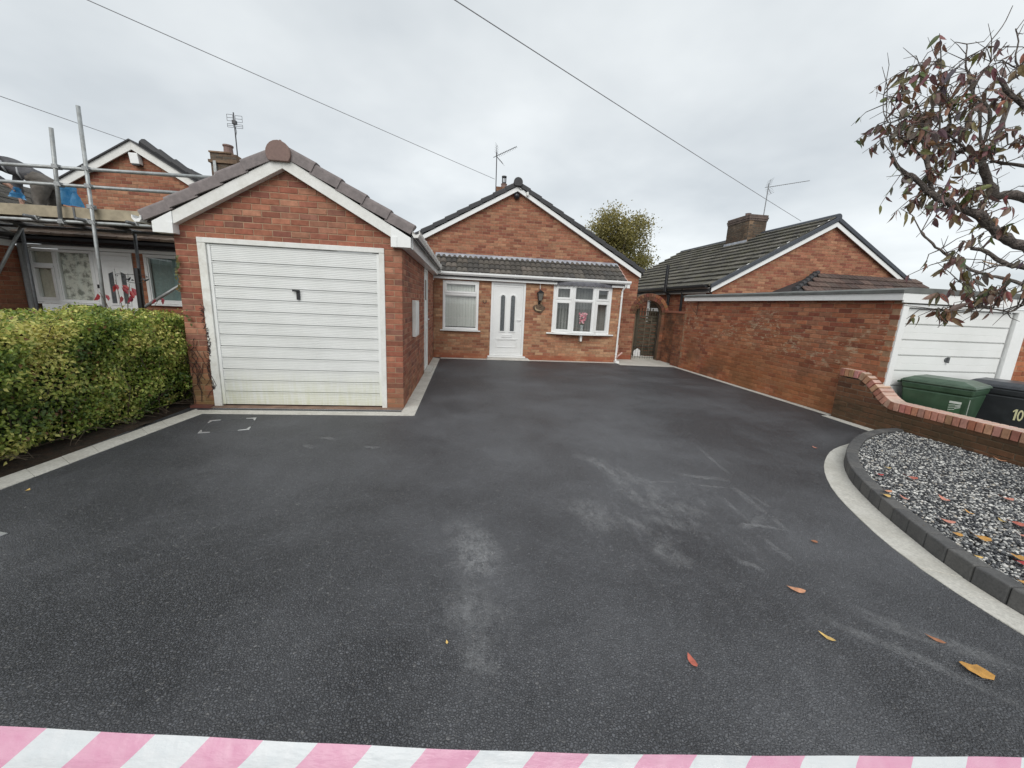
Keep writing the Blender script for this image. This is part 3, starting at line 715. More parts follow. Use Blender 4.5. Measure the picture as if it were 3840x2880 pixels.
cover('inspection_cover', 'recessed drain cover cut off by the left edge of the asphalt', [(-2.80, 2.53), (-3.24, 2.66), (-3.37, 2.20), (-2.93, 2.07)])

# ================================================================== BUNGALOW
TAN = [(.41, .215, .138), (.45, .255, .165), (.37, .18, .115), (.34, .15, .10), (.47, .28, .185), (.30, .125, .085), (.42, .205, .13)]
GAB = [(.32, .135, .09), (.36, .165, .11), (.28, .108, .075), (.34, .145, .10), (.38, .195, .13), (.25, .092, .068)]
CHP = [(.125, .105, .093), (.15, .118, .10), (.10, .086, .077), (.145, .10, .08)]
B = thing('bungalow', 'brick bungalow with white front door, bow window and tiled porch roof', 'house', (1.8, 11.2, 0))
fp = Frame((0, 10.91), (1, 0), (0, -1))
core, recs = brick_wall(B, 'porch_wall', fp, .0, 29, lambda z: [(-.842, 4.457)], [(-.60, .375, .785, 2.11), (.712, 1.668, -.1, 2.13), (2.47, 4.12, .80, 2.15)], TAN, M['mortar_porch'], corner=(None, 0), seed=11)
fpr = Frame((4.457, 10.91), (0, 1), (1, 0))
c2, r2 = brick_wall(B, 'porch_return', fpr, .0, 29, lambda z: [(0, .70)], [], TAN, M['mortar_porch'], corner=(1, None), seed=12)
fm = Frame((0, 11.62), (1, 0), (0, -1))
def gab(z):
    if z < 2.80: return [(4.47, min(5.215, 1.39+(4.68-z)/.562))]
    h = (4.68-z)/.562; return [(max(-2.3, 1.39-h), min(5.215, 1.39+h))] if h > .02 else [(1.38, 1.40)]
c3, r3 = brick_wall(B, 'gable_wall', fm, .0, 62, gab, [], GAB, M['mortar_porch'], corner=(None, None), seed=13)
allr = recs + r2 + r3; order = sorted(shares(allr), reverse=True); cut = order[min(299, len(order)-1)]
for c_, r_ in ((core, recs), (c2, r2), (c3, r3)): place_bricks(r_, c_, M['b_porch_o'], M['b_porch_a'], sum(1 for q in shares(r_) if q >= cut))
mb = MB(); mb.box(5.10, 5.207, 11.73, 20, 0, 2.55); mb.box(-2.4, 5.1, 19.9, 20, 0, 2.55); mb.box(-2.4, -2.3, 11.75, 19.9, 0, 2.55); mb.build('rear_wall', M['mortar_porch'], B)
mb = MB(); mb.box(-.84, 4.45, 12.4, 12.5, 0, 2.6); mb.box(-.70, 4.35, 11.02, 12.39, -.02, .0); mb.build('inner_room', M['dark_in'], B)
for s in (-1, 1):
    mb = MB(); xe = 1.39+s*3.83; rake_prism(mb, xe, 4.615-3.83*.555, 1.39, 4.615, .125, 11.50, 11.525); mb.build('bargeboard', M['upvc'], B, bevel=.003)
    mb = MB(); rake_prism(mb, xe, 4.63-3.83*.555, 1.39, 4.63, .012, 11.526, 11.615); mb.build('soffit', M['upvc'], B)
    mb = MB(); rake_prism(mb, 1.39+s*3.95, 4.76-3.95*.555, 1.39, 4.76, .05, 11.60, 20.1); mb.build('roof_slope', plain('charcoal_roof', (.05, .05, .052), .8), B)
    for i in range(12):
        dx = .325*i; verge_tile(B, 'verge_tile', 1.39+s*3.93-s*dx, 4.875-3.93*.55+dx*.55, -s, .55, .325*math.sqrt(1+.3025), .115, 11.47, M['charcoal'] if 'charcoal' in M else M.setdefault('charcoal', plain('charcoal_verge_tile', (.045, .045, .048), .7, var=.2)), step=.022)
mb = MB(); mb.prism([(1.385+.125*math.cos(math.radians(a)), 11.42, 4.83+.125*math.sin(math.radians(a))) for a in range(-50, 231, 20)], (0, 11.42, 0), (0, 11.47, 0)); mb.build('ridge_end', M['charcoal'], B, bevel=.006)
mb = MB(); mb.prism([(1.385+.115*math.cos(math.radians(a)), 11.47, 4.83+.115*math.sin(math.radians(a))) for a in range(-20, 201, 20)], (0, 11.47, 0), (0, 20, 0)); mb.build('ridge', M['charcoal'], B)
# porch roof, its own tiles, flashing and verge mortar
PR = MB(); PR.prism([(-.83, 10.76, 2.26), (-.83, 11.61, 2.775), (-.83, 11.61, 2.60), (-.83, 10.76, 2.20)], (0, 0, 0), (5.32, 0, 0)); pr = PR.build('porch_roof', M['charcoal'], B)
DK = [(.105, .098, .09), (.092, .087, .081), (.122, .112, .10), (.145, .128, .113), (.08, .077, .074)]
pu = Vector((0, .88, .53)).normalized()
tile_slope(pr, (-.825, 10.715, 2.292), (1, 0, 0), pu, 18, 4, .2945, .262, 'roll', M['tile_o'], M['tile_a'], DK, seed=3)
mb = MB()
mb.hexa([(-.84, 11.44, 2.775), (4.47, 11.44, 2.775), (4.47, 11.60, 2.80), (-.84, 11.60, 2.80), (-.84, 11.45, 2.79), (4.47, 11.45, 2.79), (4.47, 11.603, 2.885), (-.84, 11.603, 2.885)]); mb.build('flashing', M['lead'], B)
M['pinkmortar'] = plain('verge_mortar', (.48, .32, .28), .9, var=.2)
for i in range(4):
    q = Vector((4.478, 10.72, 2.30)) + pu*(.262*i+.02); mb = MB(); a = q; b = q+pu*.22; mb.hexa([(4.478, a.y, a.z-.03), (4.515, a.y, a.z-.03), (4.515, b.y, b.z-.05), (4.478, b.y, b.z-.05), (4.478, a.y, a.z+.03), (4.515, a.y, a.z+.02), (4.515, b.y, b.z+.005), (4.478, b.y, b.z+.015)]); mb.build('verge_mortar', M['pinkmortar'], B, bevel=.006)
mb = MB(); mb.box(-.842, 4.58, 10.805, 10.83, 2.135, 2.27); mb.box(-.842, 4.56, 10.831, 10.908, 2.14, 2.152); mb.build('fascia', M['upvc'], B, bevel=.003)
mb = MB(); mb.box(4.50, 4.585, 10.74, 10.90, 2.13, 2.28); mb.build('box_end', M['upvc'], B, bevel=.004)
gutter(B, (-.835, 10.80, 2.318), (4.60, 10.80, 2.318), .105, .085, M['upvc'], unions=(.2, 1.2, 2.15, 3.2, 3.6, 5.0), side=1)
mb = MB(); mb.tube([(4.47, 10.76, 2.24), (4.47, 10.77, 2.16), (4.435, 10.85, 2.08), (4.43, 10.868, 2.04), (4.425, 10.868, .10), (4.425, 10.80, .03)], .026, 10)
for z in (1.88, 1.0, .22): mb.tube([(4.425, 10.868, z), (4.425, 10.868, z+.04)], .033, 10)
mb.box(4.37, 4.48, 10.72, 10.86, .006, .075); mb.build('downpipe', M['upvc'], B, smooth=False)
mb = MB(); mb.tube([(4.43, 10.86, .12), (4.455, 10.80, .20), (4.60, 10.86, .30)], .022, 8); mb.tube([(4.46, 10.87, .30), (4.47, 10.87, .52)], .014, 8); mb.build('waste_pipe', plain('faded_pink_pipe', (.55, .36, .32), .5), B)
# windows
window(B, fp, -.597, .372, .79, 2.105, -.055, .004, [(-.545, .32, 1.775, 2.06, True), (-.545, .32, .835, 1.72, False)], sash=.05, blind=33, nslat=11, transom=[(-.542, .317, 1.722, 1.773)], sill=(-.66, .44, .075), label='white window with open vertical blinds left of the front door')
bay = [((2.475, 10.905), (2.99, 10.76)), ((2.99, 10.76), (3.615, 10.76)), ((3.615, 10.76), (4.125, 10.905))]
BW = thing('bow_window', None, None, (3.3, 10.8, 0)); adopt(BW, B); BW['label'] = 'white bow window of three lights with a curved sill'
mullion = MB()
for k_, (a, b) in enumerate(bay):
    a, b = Vector(a), Vector(b); U = (b-a).normalized(); L = (b-a).length; N_ = Vector((U.y, -U.x)); f_ = Frame(a, U, N_)
    side = k_ != 1
    window(BW, f_, .006, L-.006, .82, 2.13, -.05, .0, [(.05, L-.05, 1.745, 2.09, side), (.05, L-.05, .86, 1.70, side)], w=.045, sash=.055 if side else .02, transom=[(.051, L-.051, 1.70, 1.745)], name='window_light')
for p in bay[0][0], bay[1][0], bay[1][1], bay[2][1]: mullion.tube([(p[0], p[1]+.02, .82), (p[0], p[1]+.02, 2.13)], .03, 10)
mullion.build('corner_post', M['upvc'], BW)
mb = MB(); arc = [(2.30, 10.86), (2.55, 10.79), (2.97, 10.70), (3.3, 10.68), (3.63, 10.70), (4.05, 10.79), (4.285, 10.86)]
mb.prism([(x, y, .775) for x, y in arc] + [(4.285, 10.905, .775), (2.30, 10.905, .775)], (0, 0, 0), (0, 0, .038)); mb.build('sill', M['upvc'], BW, bevel=.008)
mb = MB(); mb.prism([(3.27, 10.76, .774), (3.33, 10.76, .774), (3.33, 10.76, .62), (3.315, 10.76, .59), (3.285, 10.76, .59), (3.27, 10.76, .62)], (0, 10.76, 0), (0, 10.905, 0)); mb.build('sill_bracket', M['upvc_old'], BW, bevel=.006)
mb = MB(); arc2 = [(2.44, 10.86), (2.6, 10.79), (2.97, 10.715), (3.3, 10.70), (3.63, 10.715), (4.0, 10.79), (4.17, 10.86)]
mb.prism([(x, y, 2.135) for x, y in arc2] + [(4.17, 10.904, 2.135), (2.44, 10.904, 2.135)], (0, 0, 0), (0, 0, .02)); mb.build('head', M['upvc'], BW)
ap = resample(arc2, .0152); mb = MB(); zt = 2.235; vs = []; nA = len(ap)
for i, (x, y) in enumerate(ap):
    ph = (i % 8)/8; zb = 2.150 - .040*abs(math.sin(math.pi*ph))**.7; vs += [(x, y-.012, zb), (x, y-.012, 2.19), (x, y+.012, zt)]
mb.add(vs, [(3*i+j, 3*i+3+j, 3*i+4+j, 3*i+1+j) for i in range(nA-1) for j in (0, 1)])
val = mb.build('lead_apron', plain('dark_lead_apron', (.10, .10, .115), .55, var=.3, scale=10, dirt=(.20, .20, .22), dirt_amt=.5), BW); sm = val.modifiers.new('t', 'SOLIDIFY'); sm.thickness = .004
for xl, xr in ((2.471, 2.485), (4.105, 4.119)):
    mb = MB(); mb.box(xl, xr, 10.915, 11.02, .81, 2.14); mb.build('lining', M['upvc'], BW)
mb = MB(); mb.box(2.486, 4.104, 10.80, 11.02, .814, .832); mb.build('window_board', M['upvc'], BW)
for i in range(19):
    xc = 2.53+.0865*i; a_ = math.radians(50)+rnd.uniform(-.08, .08); du, dd = math.cos(a_)*.047, math.sin(a_)*.047; mb = MB()
    mb.add([(xc-du, 11.06+dd, .86), (xc, 11.055, .86), (xc+du, 11.06-dd, .86), (xc-du, 11.06+dd, 2.13), (xc, 11.055, 2.13), (xc+du, 11.06-dd, 2.13)], [(0, 1, 4, 3), (1, 2, 5, 4)]); mb.build('slat', M['blind_dim'], BW, smooth=True)
# flowers in the bow window
FL = thing('flower_vase', 'pink flower arrangement in a clear vase behind the bow window glass', 'flowers', (3.33, 10.88, .86)); r = random.Random(21)
mb = MB(); mb.lathe((3.33, 10.90, .862), [(.045, 0), (.05, .02), (.035, .09), (.05, .17), (.055, .19)], 14); mb.build('vase', plain('cloudy_glass', (.42, .45, .45), .15, var=.2), FL, smooth=True)
for i in range(46):
    a = r.uniform(0, 6.28); q = math.sqrt(r.random()); h = r.random(); cx, cz = 3.33+math.cos(a)*.125*q*(.65+.5*h), 1.10+.30*h
    cy = 10.87-.04*(1-q*q)+math.sin(a)*.02; mb = MB(); n_ = 7; R = r.uniform(.022, .036); vs = [(cx, cy-.012, cz)]
    for j in range(n_*2):
        b = math.pi*j/n_; rr = R*(1.0 if j % 2 else .62); vs.append((cx+rr*math.cos(b), cy+.006*math.sin(b*3)+r.uniform(-.006, .006), cz+rr*math.sin(b)))
    mb.add(vs, [(0, 1+j, 1+(j+1) % (2*n_)) for j in range(2*n_)]); mb.build('bloom', M.setdefault('bloom%d' % (i % 3), plain('pink_bloom', [(.85, .33, .40), (.75, .22, .30), (.90, .58, .60)][i % 3], .7)), FL)
mb = MB()
for i in range(16):
    a = r.uniform(0, 6.28); x2 = 3.33+math.cos(a)*.1; mb.tube([(3.33, 10.90, 1.0), ((3.33+x2)/2, 10.885, 1.06), (x2, 10.88+.03*math.sin(a), 1.12+r.uniform(0, .2))], .003, 5)
mb.build('stems', plain('flower_stem', (.07, .10, .04), .7), FL, kind='stuff')
# front door
mb = MB(); fp.ring(mb, .714, 1.666, .105, 2.125, .06, -.06, .006, wb=.05); fd = mb.build('front_door', M['upvc'], B, bevel=.005); fd['label'] = 'white front door with two arched glass panes'
mb = MB(); fp.box(mb, .776, 1.604, -.05, -.012, .157, 2.063); lf = mb.build('door_leaf', M['upvc'], fd, bevel=.004)
for cx in (1.045, 1.325):
    x0, x1, z0, z1 = cx-.055, cx+.055, .80, 1.72
    def arch(w, e): return [(cx-w, z0-e)] + [(cx-w*math.cos(math.radians(a)), z1+(w)*math.sin(math.radians(a))) for a in range(0, 181, 15)] + [(cx+w, z0-e)]
    mb = MB(); o_, i_ = arch(.092, .03), arch(.055, 0); n_ = len(o_)
    vs = [fp.P(u, -.012, z) for u, z in o_] + [fp.P(u, .004, z) for u, z in o_] + [fp.P(u*.35+.65*v, .006, z*.35+.65*w) for (u, z), (v, w) in zip(o_, i_)] + [fp.P(u, -.012, z) for u, z in i_]
    mb.add(vs, [(k2*n_+j, k2*n_+(j+1) % n_, (k2+1)*n_+(j+1) % n_, (k2+1)*n_+j) for k2 in range(3) for j in range(n_)]); mb.build('pane_surround', M['upvc'], fd)
    mb = MB(); mb.add([fp.P(u, -.006, z) for u, z in i_], [tuple(range(n_))]); mb.build('pane', M['glass_dark'], fd)
mb = MB()
fp.ring(mb, .89, 1.48, .34, .57, .024, -.0125, .002); fp.box(mb, .87, 1.50, -.0125, .006, .575, .59); fp.ring(mb, .82, 1.56, .20, 2.02, .014, -.0125, -.004); mb.build('panel_moulding', M['upvc'], fd, bevel=.005)
mb = MB(); fp.ring(mb, 1.04, 1.33, .625, .70, .014, -.012, .006); fp.box(mb, 1.054, 1.316, -.012, .002, .639, .686); mb.build('letter_plate', M['upvc'], fd, bevel=.004)
mb = MB(); fp.box(mb, 1.545, 1.575, -.012, .002, .98, 1.20); fp.box(mb, 1.44, 1.57, .02, .035, 1.11, 1.128); fp.box(mb, 1.552, 1.568, -.01, .03, 1.111, 1.127); mb.build('handle', M['upvc'], fd, bevel=.004)
mb = MB(); fp.box(mb, .66, 1.73, .002, .10, .062, .103); mb.build('threshold', M['upvc'], fd, bevel=.006)
mb = MB(); mb.hexa([(.60, 10.66, .004), (1.88, 10.66, .004), (1.86, 10.905, .004), (.62, 10.905, .004), (.66, 10.70, .06), (1.80, 10.70, .06), (1.80, 10.905, .06), (.66, 10.905, .06)]); mb.build('door_step', M['step'], B, bevel=.012)
# things hung on the front
mb = MB(); T = thing('wall_lantern', 'dark carriage lantern on the brick right of the front door', 'lantern', (2.06, 10.9, 1.8))
mb = MB(); mb.tube([(2.06, 10.905, 1.62), (2.06, 10.86, 1.60), (2.06, 10.80, 1.66)], .01, 8); mb.lathe((2.06, 10.905, 1.58), [(.035, 0), (.035, .08)], 12); mb.build('bracket', M['black'], T)
mb = MB()
for z0, z1, a, b in ((1.66, 1.68, .03, .045), (1.90, 1.955, .085, .02), (1.885, 1.90, .09, .09), (1.955, 1.985, .012, .006)):
    mb.hexa([(2.06+sx*a, 10.80+sy*a, z0) for sx, sy in ((-1, -1), (1, -1), (1, 1), (-1, 1))] + [(2.06+sx*b, 10.80+sy*b, z1) for sx, sy in ((-1, -1), (1, -1), (1, 1), (-1, 1))])
for sx, sy in ((-1, -1), (1, -1), (1, 1), (-1, 1)): mb.tube([(2.06+sx*.045, 10.80+sy*.045, 1.68), (2.06+sx*.078, 10.80+sy*.078, 1.885)], .006, 6)
mb.build('cage', M['black'], T)
mb = MB(); mb.hexa([(2.06+sx*.040, 10.80+sy*.040, 1.682) for sx, sy in ((-1, -1), (1, -1), (1, 1), (-1, 1))] + [(2.06+sx*.072, 10.80+sy*.072, 1.884) for sx, sy in ((-1, -1), (1, -1), (1, 1), (-1, 1))]); mb.build('lamp_glass', plain('lantern_glass', (.16, .15, .13), .15), T)
mb = MB(); mb.tube([(2.06, 10.898, 1.99), (2.06, 10.898, 2.13)], .009, 8); mb.build('cable_cover', M['upvc'], T)
mb = MB(); pts = [(.536+.045*math.cos(math.radians(a)), 10.90, 1.60+.055*math.sin(math.radians(a))) for a in range(150, 391, 20)]; mb.tube(pts, [.010]*len(pts), 8); tag(mb.build('horseshoe', plain('old_iron', (.10, .075, .06), .6, metal=.4)), 'rusty iron horseshoe nailed between the window and the front door', 'horseshoe')
T = thing('house_plaque', 'carved wooden plaque with pale relief beneath the wall lantern', 'plaque', (2.06, 10.9, 1.45)); r = random.Random(5)
mb = MB(); mb.prism([(2.06+.17*math.cos(a)*(1+.12*math.sin(3*a)), 10.885, 1.465+.115*math.sin(a)*(1+.1*math.cos(5*a))) for a in [i*2*math.pi/26 for i in range(26)]], (0, 10.885, 0), (0, 10.905, 0)); mb.build('board', plain('dark_carved_wood', (.115, .075, .05), .8, var=.4, scale=20), T, bevel=.006)
mb = MB(); mb.tube([(1.955, 10.877, 1.47), (1.965, 10.872, 1.44), (2.0, 10.872, 1.415), (2.06, 10.874, 1.405), (2.13, 10.877, 1.40)], [.012, .022, .024, .02, .01], 8); mb.tube([(1.955, 10.877, 1.47), (1.95, 10.876, 1.51)], [.014, .006], 8); mb.build('relief', plain('pale_relief', (.40, .31, .19), .8, var=.25), T)
mb = MB()
for cx, cz, R in ((1.98, 1.53, .028), (2.06, 1.54, .022), (2.13, 1.525, .03)): mb.tube([(cx+R*math.cos(a), 10.88, cz+R*1.3*math.sin(a)) for a in [i*.7 for i in range(9)]], .007, 6)
mb.build('scroll', plain('carved_scroll', (.20, .14, .09), .8), T)
# cctv, alarm camera at the apex
T = thing('security_camera', 'black dome camera under the apex of the middle gable', 'camera', (1.38, 11.6, 4.53))
mb = MB(); mb.lathe((1.375, 11.565, 4.50), [(.02, -.085), (.06, -.07), (.082, -.02), (.085, .03), (.07, .06)], 16); mb.build('dome', plain('black_dome', (.02, .02, .024), .12), T, smooth=True)
mb = MB(); mb.box(1.34, 1.41, 11.57, 11.61, 4.54, 4.60); mb.build('bracket', M['black'], T)
T = thing('floodlight_sensor', 'small pale sensor with a cable on the right bargeboard near the apex', 'sensor', (1.65, 11.48, 4.56))
mb = MB(); mb.box(1.63, 1.69, 11.42, 11.498, 4.50, 4.60); mb.build('body', M['upvc_old'], T, bevel=.01)
mb = MB(); mb.tube([(1.39, 11.49, 4.72), (1.46, 11.485, 4.65), (1.55, 11.485, 4.67), (1.63, 11.47, 4.60)], .006, 6); mb.build('cable', M['black'], T)

# ================================================================== NEIGHBOUR'S FLAT-ROOFED GARAGE AND BUNGALOW, RIGHT
RG = [(.39, .145, .085), (.35, .12, .072), (.42, .18, .11), (.30, .095, .06), (.37, .14, .09), (.34, .15, .10), (.26, .085, .06)]
Q = thing('flat_roofed_garage', 'flat roofed brick garage along the right boundary with a white panelled door', 'garage', (7.1, 7.5, -.3))
fq = Frame((6.056, 10.27), (0, -1), (-1, 0))
core, recs = brick_wall(Q, 'side_wall', fq, -.30, 29, lambda z: [(0, 5.425)], [], RG, M['mortar_bound'], corner=(None, 1), seed=31)
place_bricks(recs, core, M['b_bound_o'], M['b_bound_a'], 300)
fqb = Frame((6.056, 4.845), (1, 0), (0, -1))
core, recs = brick_wall(Q, 'front_pier', fqb, -.30, 28, lambda z: [(2.17, 2.75)], [], RG, M['mortar_bound'], seed=32)
place_bricks(recs, core, M['b_bound_o'], M['b_bound_a'], 0)
mb = MB(); mb.box(6.056, 8.8, 10.17, 10.27, -.3, 1.85); mb.build('rear_wall', M['mortar_bound'], Q)
mb = MB(); fqb.box(mb, .012, .105, -.06, .02, -.28, 1.80); fqb.box(mb, 1.955, 2.165, -.06, .02, -.28, 1.80); fqb.box(mb, .106, 1.954, -.06, .02, 1.755, 1.80); mb.build('door_frame', M['upvc'], Q, bevel=.005)
dl = MB(); fqb.box(dl, .106, 1.954, -.08, -.065, -.27, 1.755); dlo = dl.build('door', M['gdoor'], Q)
for i in range(9):
    z1 = 1.75-.2235*i; z0 = z1-.2235; mb = MB(); prof = [(-.060, z0), (-.030, z0+.012), (-.030, z0+.10), (-.034, z0+.104), (-.030, z0+.108), (-.030, z1-.012), (-.064, z1-.006), (-.064, z1)]
    vs = [fqb.P(.125, d, z) for d, z in prof] + [fqb.P(1.935, d, z) for d, z in prof]; n_ = len(prof); mb.add(vs, [(a, a+1, n_+a+1, n_+a) for a in range(n_-1)]); mb.build('panel', M['gdoor'], dlo)
mb = MB(); mb.lathe((0, 0, 0), [(.03, -.012), (.036, 0), (.03, .012)], 12); mb.v = [(7.054+x, 4.872+z, 1.033+y) for x, y, z in mb.v]; mb.box(7.045, 7.063, 4.835, 4.86, .99, 1.075); mb.build('handle', M['steel_dark'], dlo)
M['felt'] = plain('grey_roof_felt', (.12, .125, .12), .85, var=.25, scale=6, bump=.004, dirt=(.20, .21, .19), dirt_amt=.5)
mb = MB(); n_ = 26; vs = []
for i in range(n_+1):
    y = 10.30-5.52*i/n_; w = .010*mnoise.noise(Vector((y*1.7, 0, 0))); vs += [(5.955, y, 1.945), (5.955, y, 1.985+w), (6.10, y, 2.02+w), (9.2, y, 2.02+w), (9.2, y, 1.945)]
mb.add(vs, [(5*i+j, 5*i+(j+1) % 5, 5*i+5+(j+1) % 5, 5*i+5+j) for i in range(n_) for j in range(5)] + [(0, 1, 2, 3, 4), tuple(5*n_+j for j in (4, 3, 2, 1, 0))]); mb.build('roof', M['felt'], Q)
mb = MB(); mb.box(5.975, 6.0, 4.79, 10.27, 1.845, 1.944); mb.build('fascia', M['upvc'], Q, bevel=.003)
mb = MB(); mb.box(6.001, 9.2, 4.79, 4.815, 1.815, 1.943); mb.build('fascia', M['upvc'], Q, bevel=.003)
mb = MB(); mb.box(6.0, 8.8, 4.8155, 10.2, 1.85, 1.944); mb.build('roof_deck', M['timber_dark'], Q)
T = thing('hanging_bracket', 'rusty iron basket bracket on the boundary garage wall below the roof', 'bracket', (6.05, 9.75, 1.7))
mb = MB(); mb.tube([(6.04, 9.70, 1.84), (6.04, 9.70, 1.48)], .010, 6); mb.tube([(6.04, 9.70, 1.80), (5.80, 9.72, 1.82), (5.78, 9.72, 1.79), (5.80, 9.72, 1.77)], .008, 6); mb.tube([(6.04, 9.70, 1.52), (5.90, 9.71, 1.66), (5.82, 9.72, 1.81)], .008, 6); mb.build('arm', plain('rusted_iron', (.13, .06, .04), .8), T)

W = thing('neighbouring_bungalow', 'brick bungalow with a mossy tiled roof behind the flat roofed garage', 'house', (10.8, 14, -.3))
fw = Frame((0, 11.0), (1, 0), (0, -1))
def wsp(z):
    h = (4.27-z)/.562; return [(max(7.25, 10.80-h), min(14.4, 10.80+h))] if h > .02 else [(10.79, 10.81)]
core, recs = brick_wall(W, 'gable_wall', fw, 1.65, 35, wsp, [], GAB, M['mortar_bound'], seed=41)
place_bricks(recs, core, M['b_std_o'], M['b_std_a'], 200)
fwl = Frame((7.25, 19.3), (0, -1), (-1, 0))
core, recs = brick_wall(W, 'side_wall', fwl, -.3, 34, lambda z: [(0, 8.28)], [(4.2, 5.3, 1.05, 2.0)], RG, M['mortar_bound'], seed=42, corner=(None, 1))
place_bricks(recs, core, M['b_std_o'], M['b_std_a'], 60)
window(W, fwl, 4.2, 5.3, 1.05, 2.0, -.05, .005, [(4.25, 5.25, 1.10, 1.55, False), (4.25, 5.25, 1.60, 1.95, True)], transom=[(4.251, 5.249, 1.551, 1.599)], blind=None)
mb = MB(); mb.prism([(7.4, 19.2, -.3), (14.2, 19.2, -.3), (14.2, 19.2, 2.1), (10.8, 19.2, 4.1), (7.4, 19.2, 2.1)], (0, 0, 0), (0, .1, 0)); mb.box(8.3, 8.35, 11.2, 19.1, -.3, 2.2); mb.build('rear_wall', M['dark_in'], W)
for s in (-1, 1):
    mb = MB(); rake_prism(mb, 10.80+s*3.66, 4.21-3.66*.56, 10.80, 4.21, .13, 10.89, 10.915); mb.build('bargeboard', M['upvc'], W, bevel=.003)
    mb = MB(); rake_prism(mb, 10.80+s*3.70, 4.36-3.70*.565, 10.80, 4.36, .12, 10.85, 10.93); mb.build('verge', M.setdefault('slateverge', plain('blue_grey_verge', (.055, .062, .075), .6, var=.2)), W, bevel=.01)
    mb = MB(); rake_prism(mb, 10.80+s*3.70, 4.32-3.70*.58, 10.80, 4.32, .08, 10.94, 19.4); rs = mb.build('roof_slope', M['charcoal'], W)
    if s < 0:
        wu = Vector((1, 0, .582)).normalized()
        MO = [(.125, .12, .108), (.105, .102, .094), (.145, .138, .122), (.09, .088, .082)]
        tile_slope(rs, (7.08, 19.42, 2.335), (0, -1, 0), wu, 26, 13, .327, .336, 'thick', M['moss_o'], M['moss_a'], MO, quota=300, seed=9)
mb = MB(); mb.tube([(10.82, 10.9, 4.48), (10.82, 19.4, 4.48)], .10, 10); mb.build('ridge', M['slateverge'], W)
# thin broken mortar line along the left verge
for i in range(9):
    q = Vector((7.32, 10.93, 2.50)) + wu*(i*.46); mb = MB(); mb.tube([q, q+wu*(.22+.08*(i % 3))], .012, 5); mb.build('verge_mortar', M['upvc_old'], W)
gutter(W, (7.07, 19.4, 2.37), (7.07, 10.98, 2.37), .10, .08, M['black'], side=1)
mb = MB(); mb.box(7.12, 7.14, 10.98, 19.3, 2.15, 2.30); mb.build('fascia', M['upvc_old'], W)
mb = MB(); mb.tube([(7.14, 13.3, 1.75), (7.14, 13.3, 2.12), (6.98, 13.3, 2.22), (6.98, 13.3, 3.12)], .055, 10); mb.tube([(7.14, 13.3, 2.05), (7.14, 13.3, 2.11)], .068, 10); mb.tube([(6.98, 13.3, 2.25), (6.98, 13.3, 2.31)], .068, 10); mb.build('soil_pipe', M['black'], W)
mb = MB(); mb.tube([(7.15, 12.45, -.3), (7.15, 12.45, 2.30)], .042, 10); mb.build('downpipe', M['black'], W)
mb = MB(); mb.tube([(7.17, 17.5, 2.20), (7.17, 11.2, 2.13), (7.17, 11.2, 2.02)], .012, 6); mb.build('conduit', M['upvc'], W)
ST = thing('chimney', None, None, (10.5, 14.4, 4.3)); adopt(ST, W)
core, recs = brick_wall(ST, 'front_stack', Frame((0, 13.9), (1, 0), (0, -1)), 4.2, 11, lambda z: [(10.2, 10.9)], [], CHP, M['mortar_pier'], thick=.2, seed=51); place_bricks(recs, core, M['b_pier_o'], M['b_pier_a'], 0)
core, recs = brick_wall(ST, 'side_stack', Frame((10.2, 15.1), (0, -1), (-1, 0)), 3.9, 15, lambda z: [(0, 1.2)], [], CHP, M['mortar_pier'], thick=.2, seed=52); place_bricks(recs, core, M['b_pier_o'], M['b_pier_a'], 40)
M['cap_brick'] = plain('sooty_cap_brick', (.125, .092, .078), .9, var=.4, scale=10, dirt=(.08, .07, .06), dirt_amt=.6)
for k_, (e_, za, zb) in enumerate(((.02, 4.93, 4.995), (.035, 5.0, 5.065), (.02, 5.07, 5.14))):
    mb = MB(); mb.box(10.2-e_, 10.9+e_, 13.9-e_, 15.1+e_, za, zb); mb.build('cap_course', M['cap_brick'], ST, bevel=.008)
mb = MB(); mb.lathe((10.55, 14.5, 5.2), [(.10, 0), (.09, .08), (.11, .10)], 12); mb.build('chimney_pot', M['cap'], ST)
mb = MB(); mb.hexa([(10.14, 13.85, 3.93), (10.22, 13.85, 3.93), (10.22, 15.2, 3.93), (10.14, 15.2, 3.93), (10.185, 13.88, 4.25), (10.2, 13.88, 4.25), (10.2, 15.15, 4.25), (10.185, 15.15, 4.25)]); mb.build('flashing', M['lead'], ST)
# hipped canopy roof on that gable
mb = MB(); mb.add([(9.14, 10.15, 2.26), (13.9, 10.15, 2.26), (13.9, 10.98, 2.86), (10.55, 10.98, 2.86), (9.14, 10.98, 2.26)], [(0, 1, 2, 3), (0, 3, 4)]); cp = mb.build('canopy_roof', M['charcoal'], W)
cu = Vector((0, .83, .60)).normalized()
BR = [(.11, .075, .065), (.13, .09, .078), (.09, .065, .06)]
tile_slope(cp, (9.14, 10.12, 2.275), (1, 0, 0), cu, 15, 4, .32, .255, 'flat', M['tile_o'], M['tile_a'], BR, seed=15, clip=lambda p: p.x-9.14 > (p.y-10.15)*1.70+.1)
for i in range(7):
    t_ = i/7; a = Vector((9.10, 10.12, 2.27)).lerp(Vector((10.55, 10.98, 2.90)), t_); b = Vector((9.10, 10.12, 2.27)).lerp(Vector((10.55, 10.98, 2.90)), t_+.16); mb = MB(); mb.tube([a+Vector((0, 0, .04)), b], [.075, .06], 8); mb.build('hip_tile', M['charcoal'], W)
